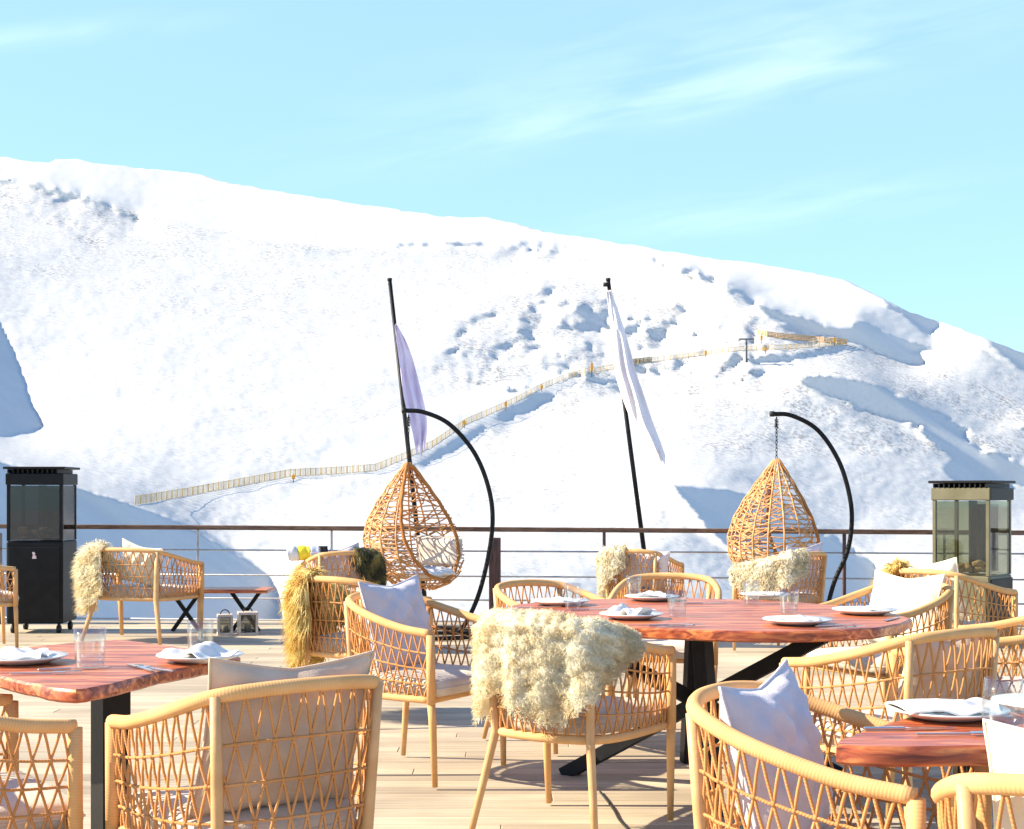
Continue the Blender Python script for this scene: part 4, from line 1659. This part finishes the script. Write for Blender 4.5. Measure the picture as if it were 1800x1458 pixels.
# small-scale crust and sastrugi
amp = np.where(rough, .75, .28) * np.where(mask, .04, 1.0)
ampb = amp.copy()
for _ in range(3):
    ampb[1:-1, 1:-1] = (ampb[1:-1, 1:-1] + ampb[:-2, 1:-1] + ampb[2:, 1:-1] + ampb[1:-1, :-2] + ampb[1:-1, 2:]) / 5
amp = np.minimum(amp, ampb)
D = D + amp * (.9 * vnoise((NY, NX), 1.5, RNG) + .8 * vnoise((NY, NX), 3, RNG) + 1.1 * vnoise((NY, NX), 7, RNG))


def hill_point(px, py):
    fx = (px - XS[0]) / DX
    fy = (py - YS[0]) / DY
    x0, y0 = int(max(0, min(NX - 2, fx))), int(max(0, min(NY - 2, fy)))
    ax, ay = fx - x0, fy - y0
    d = (D[y0, x0] * (1 - ax) + D[y0, x0 + 1] * ax) * (1 - ay) + (D[y0 + 1, x0] * (1 - ax) + D[y0 + 1, x0 + 1] * ax) * ay
    return Vector(((px - 900) / FPX * d, d, CAMH + (HOR - py) / FPX * d))


PX, PY, PD = GX.copy(), GY.copy(), D.copy()
above = GY < ysky[None, :]
X = (PX - 900) / FPX * PD
Z = CAMH + (HOR - PY) / FPX * PD
Y = PD.copy()
for j in range(NX):
    rows = np.where(above[:, j])[0]
    if len(rows) == 0:
        continue
    k = rows[-1]
    fy = (ysky[j] - YS[0]) / DY
    y0 = int(fy)
    d = D[y0, j] * (1 - (fy - y0)) + D[y0 + 1, j] * (fy - y0)
    zs = CAMH + (HOR - ysky[j]) / FPX * d
    for n_, r in enumerate(rows[::-1]):
        Y[r, j] = d + n_ * 6
        X[r, j] = (PX[r, j] - 900) / FPX * Y[r, j]
        Z[r, j] = zs - n_ * n_ * .10 - n_ * .6
V = np.stack([X, Y, Z], -1).reshape(-1, 3)
idx = np.arange(NX * NY).reshape(NY, NX)
F = np.stack([idx[:-1, :-1], idx[1:, :-1], idx[1:, 1:], idx[:-1, 1:]], -1).reshape(-1, 4)
me = bpy.data.meshes.new('snow_hill')
me.vertices.add(len(V))
me.vertices.foreach_set('co', V.astype(np.float32).ravel())
me.loops.add(F.size)
me.loops.foreach_set('vertex_index', F.astype(np.int32).ravel())
me.polygons.add(len(F))
me.polygons.foreach_set('loop_start', (np.arange(len(F)) * 4).astype(np.int32))
me.polygons.foreach_set('loop_total', np.full(len(F), 4, np.int32))
me.update(calc_edges=True)
me.polygons.foreach_set('use_smooth', [True] * len(F))
# where dead grass pokes through the snow
bare = np.full((NY, NX), .40)
bare -= .25 * (GY < ysh)
bare += .60 * rough
bare += .9 * np.exp(-((GY - ysh - 6) / 7.0) ** 2) * np.where(GX < 420, 1, np.where(GX > 1150, .7, .35))
bare += .25 * ((GY > ysh) & (GY < ysh + 160))
bare += .55 * inpoly([(500, 780), (760, 690), (1000, 640), (1040, 655), (760, 700), (640, 740)], GX, GY)
bare += .5 * inpoly([(900, 690), (1030, 670), (1020, 740), (960, 730)], GX, GY)
bare += .4 * ((GX > 1200) & (GY > 600) & (GY < 800))
bare += .3 * ((GX > 850) & (GX < 1180) & (GY > 740) & (GY < 900))
bare *= np.where(inpoly([(480, 835), (700, 720), (1000, 645), (1030, 660), (720, 810), (520, 832)], GX, GY), .05, 1)
bare *= np.where(mask, .15, 1)
for _ in range(4):
    bare[1:-1, 1:-1] = (bare[1:-1, 1:-1] + bare[:-2, 1:-1] + bare[2:, 1:-1] + bare[1:-1, :-2] + bare[1:-1, 2:]) / 5
a_ = me.attributes.new('bare', 'FLOAT', 'POINT')
a_.data.foreach_set('value', np.clip(bare, 0, 1).astype(np.float32).ravel())
M['snow'] = snow_mat()
me.materials.append(M['snow'])
hill = bpy.data.objects.new('snow_hill', me)
COL.objects.link(hill)
tag(hill, kind='structure')
m = MB()
g = 24
m.grid([[Vector((-3000 + 6000 * i / g, -2500 + 6000 * j / g, -26)) for j in range(g + 1)] for i in range(g + 1)], flip=True)
tag(m.build('snow_ground', M['snow'], None), kind='structure')

# ---------------------------------------------------------------- fences and lift on the hill


def hill_path(pts, step):
    out = []
    for a, b in zip(pts, pts[1:]):
        n = max(1, int(math.hypot(b[0] - a[0], b[1] - a[1]) / step))
        for k in range(n):
            t = k / n
            out.append((a[0] + (b[0] - a[0]) * t, a[1] + (b[1] - a[1]) * t))
    out.append(pts[-1])
    return out


def snow_fence(name, pts, h, label, mat, postmat, step=8, bands=4, slat=3, cat='fence', bandw=.16, posteach=1):
    pp = hill_path(pts, step)
    P = [hill_point(*p) for p in pp]
    base = P[0].copy()
    root = empty(name, base)
    m = MB()
    for k in range(bands):
        zz = h * (.02 + .93 * k / max(1, bands - 1))
        for a, b in zip(P, P[1:]):
            a2, b2 = a - base + Vector((0, 0, zz)), b - base + Vector((0, 0, zz))
            d = Vector((0, 0, bandw))
            t = Vector((0, .04, 0))
            m.add([a2, b2, b2 + d, a2 + d, a2 + t, b2 + t, b2 + d + t, a2 + d + t], [(0, 1, 2, 3), (7, 6, 5, 4), (3, 2, 6, 7), (0, 4, 5, 1)])
    for a, b in zip(P, P[1:]):
        for k in range(slat):
            q = a.lerp(b, (k + .5) / slat) - base
            m.box((q.x, q.y - .03, q.z + h * .55), (.12, .03, h * .95))
    m.build('slats', mat, root, smooth=False)
    for i, p in enumerate(P):
        if i % posteach:
            continue
        q = p - base
        m = MB()
        m.tube([q + Vector((0, -.1, -1.0)), q + Vector((0, -.1, h * 1.12))], .09, 6)
        m.build('post', postmat, root)
    tag(root, label, cat)
    return root


snow_fence('snow_fence', [(238, 888), (330, 872), (420, 855), (510, 838), (600, 833), (660, 828), (715, 806), (760, 786), (820, 746), (890, 716), (950, 685), (1000, 665), (1038, 655)], 1.75, 'long tan slatted snow fence climbing the hill behind the first pole', M['net'], M['net'], 9, 2, 4, bandw=.09)
snow_fence('rope_fence', [(1044, 656), (1100, 643), (1145, 637), (1200, 630), (1300, 617), (1400, 613), (1480, 607)], 1.5, 'thin rope fence running right from the orange marker to the lift tower', M['net'], M['net'], 10, 2, 5, bandw=.14)
snow_fence('black_net', [(1104, 641), (1146, 636)], 1.6, 'short black net on the rope fence right of the white cloth', M['darkpost'], M['darkpost'], 7, 6, 5)
snow_fence('plank_barrier', [(1332, 590), (1365, 595), (1420, 600), (1489, 606)], 1.7, 'orange wooden plank barrier below the blue shaded slope', M['orangewood'], M['orangewood'], 12, 4, 3, 'barrier', .38)
for i, (px, py, hh, lab) in enumerate([
    (1040, 662, 5.0, 'tall orange marker pole left of the white cloth'),
    (952, 688, 2.2, 'orange marker on the fence above the blue snow strip'),
    (889, 720, 2.6, 'leaning orange marker on the fence right of the shade-tinted lilac cloth'),
    (816, 752, 2.2, 'yellow orange marker under the arched black stand'),
    (741, 800, 2.2, 'yellow orange marker just right of the first pole'),
    (516, 848, 2.0, 'orange brown marker low on the long fence'),
    (1240, 628, 2.4, 'orange marker between the white cloth and the lift tower'),
    (1338, 604, 3.0, 'orange marker at the left end of the plank barrier'),
    (1345, 622, 2.4, 'orange marker beneath the plank barrier'),
    (1466, 608, 3.4, 'orange marker at the right end of the plank barrier'),
]):
    p = hill_point(px, py)
    mr_ = empty('piste_marker', p)
    m = MB()
    m.tube([(0, -.3, -.8), (.05, -.3, hh)], .10, 8)
    m.build('pole', M['darkpost'], mr_)
    m = MB()
    m.box((.04, -.42, hh * .62), (.85, .12, hh * .5), bev=.05)
    m.build('panel', M['orangepaint'], mr_, smooth=False)
    tag(mr_, lab, 'marker', 'orange piste markers on the hill')


def lift_tower(px, py, hh, label):
    p = hill_point(px, py)
    root = empty('lift_tower', p)
    m = MB()
    m.tube([(0, 0, -1), (0, 0, hh * .5), (0, 0, hh)], [.42, .36, .30], 12)
    m.build('mast', M['hub'], root)
    m = MB()
    m.box((0, 0, hh + .25), (5.2, .5, .5), bev=.05)
    m.build('crossarm', M['hub'], root, smooth=False)
    for sx in (-1, 1):
        m = MB()
        m.box((sx * 2.3, 0, hh - .15), (.35, 2.6, .30), bev=.04)
        for k in range(4):
            m.tube([(sx * 2.3 - .2, -1.0 + .66 * k, hh + .02), (sx * 2.3 + .2, -1.0 + .66 * k, hh + .02)], .26, 12)
        m.build('sheave_train', M['hub'], root, smooth=False)
    m = MB()
    for k in range(int(hh / .6)):
        m.box((0, -.48, .4 + k * .6), (.5, .06, .06))
    m.tube([(-.25, -.48, 0), (-.25, -.48, hh)], .04, 5)
    m.tube([(.25, -.48, 0), (.25, -.48, hh)], .04, 5)
    m.build('ladder', M['hub'], root, smooth=False)
    tag(root, label, 'lift tower')


lift_tower(1312, 636, 7.4, 'grey ski lift tower with a crossarm beside the plank barrier')

# ---------------------------------------------------------------- camera, light, sky
cam = bpy.data.cameras.new('camera')
cam.sensor_width = 36
cam.lens = 50
cam.shift_y = (HOR - 729) / 1800
cam.clip_start = .1
cam.clip_end = 8000
co = bpy.data.objects.new('camera', cam)
COL.objects.link(co)
co.location = (0, 0, CAMH)
co.rotation_euler = (PI / 2, 0, 0)
SC.camera = co

su = bpy.data.lights.new('sun', 'SUN')
su.energy = 4.2
su.angle = math.radians(.5)
su.color = (1.0, .88, .67)
so = bpy.data.objects.new('sun', su)
COL.objects.link(so)
so.rotation_euler = (0, -(PI / 2 - SUN_EL), 0)
so.location = (-20, 0, 30)

w = bpy.data.worlds.new('World')
SC.world = w
w.use_nodes = True
nt = w.node_tree
bg = nt.nodes['Background']
sk = N(nt, 'ShaderNodeTexSky')
sk.sky_type = 'NISHITA'
sk.sun_disc = False
sk.sun_elevation = SUN_EL
sk.sun_rotation = math.radians(-90)
sk.altitude = 2500
sk.air_density = .85
sk.dust_density = 0
sk.ozone_density = 3.0
tc = N(nt, 'ShaderNodeTexCoord')
sx = N(nt, 'ShaderNodeSeparateXYZ')
nt.links.new(tc.outputs['Generated'], sx.inputs[0])


def mth(op, a, b=None):
    n_ = N(nt, 'ShaderNodeMath', operation=op)
    for i, v in enumerate((a, b)):
        if v is None:
            continue
        if isinstance(v, (int, float)):
            n_.inputs[i].default_value = v
        else:
            nt.links.new(v, n_.inputs[i])
    return n_.outputs[0]


ysafe = mth('MAXIMUM', sx.outputs[1], .05)
cu = mth('DIVIDE', sx.outputs[0], ysafe)
cv_ = mth('DIVIDE', sx.outputs[2], ysafe)
cloud = None
# thin cirrus bands high over the ridge: (centre u, v, slope, half length, half width, weight)
for (u0, v0, sl, hl, hw, wt) in ((.13, .283, .20, .17, .017, .80), (.10, .305, .22, .20, .035, .35), (.17, .200, .13, .13, .014, .6), (-.34, .322, .10, .09, .008, .8), (.27, .335, .2, .12, .02, .3)):
    du = mth('SUBTRACT', cu, u0)
    dv = mth('SUBTRACT', mth('SUBTRACT', cv_, v0), mth('MULTIPLY', du, sl))
    e = mth('ADD', mth('POWER', mth('ABSOLUTE', mth('DIVIDE', du, hl)), 2.0), mth('POWER', mth('ABSOLUTE', mth('DIVIDE', dv, hw)), 2.0))
    gss = mth('MULTIPLY', mth('EXPONENT', mth('MULTIPLY', e, -1.0)), wt)
    cloud = gss if cloud is None else mth('ADD', cloud, gss)
cb = N(nt, 'ShaderNodeCombineXYZ')
nt.links.new(mth('MULTIPLY', mth('ADD', cu, mth('MULTIPLY', cv_, .2)), 6), cb.inputs[0])
nt.links.new(mth('MULTIPLY', mth('SUBTRACT', cv_, mth('MULTIPLY', cu, .18)), 34), cb.inputs[1])
nz = N(nt, 'ShaderNodeTexNoise')
nz.inputs['Scale'].default_value = 1.6
nz.inputs['Detail'].default_value = 3.5
nz.inputs['Distortion'].default_value = .5
nt.links.new(cb.outputs[0], nz.inputs['Vector'])
nr_ = N(nt, 'ShaderNodeMapRange')
nr_.inputs['From Min'].default_value = .32
nr_.inputs['From Max'].default_value = .66
nt.links.new(nz.outputs['Fac'], nr_.inputs['Value'])
fac = mth('MULTIPLY', cloud, nr_.outputs[0])
fac = mth('MULTIPLY', mth('MINIMUM', fac, .9), .11)
mix = N(nt, 'ShaderNodeMixRGB')
nt.links.new(fac, mix.inputs[0])
ev = N(nt, 'ShaderNodeMapRange')
ev.inputs['From Min'].default_value = .36
ev.inputs['From Max'].default_value = .70
ev.inputs['To Min'].default_value = .72
ev.inputs['To Max'].default_value = 0
nt.links.new(sx.outputs[2], ev.inputs['Value'])
pale = N(nt, 'ShaderNodeMixRGB')
nt.links.new(ev.outputs[0], pale.inputs[0])
nt.links.new(sk.outputs[0], pale.inputs[1])
pale.inputs[2].default_value = (1.22, 2.05, 2.55, 1)
nt.links.new(pale.outputs[0], mix.inputs[1])
mix.inputs[2].default_value = (7.0, 7.2, 7.6, 1)
nt.links.new(mix.outputs[0], bg.inputs['Color'])
bg.inputs['Strength'].default_value = .15

SC.view_settings.view_transform = 'Standard'
SC.view_settings.look = 'None'
SC.view_settings.exposure = 1.5
SC.view_settings.gamma = 1
SC.cycles.max_bounces = 8
SC.cycles.transparent_max_bounces = 12
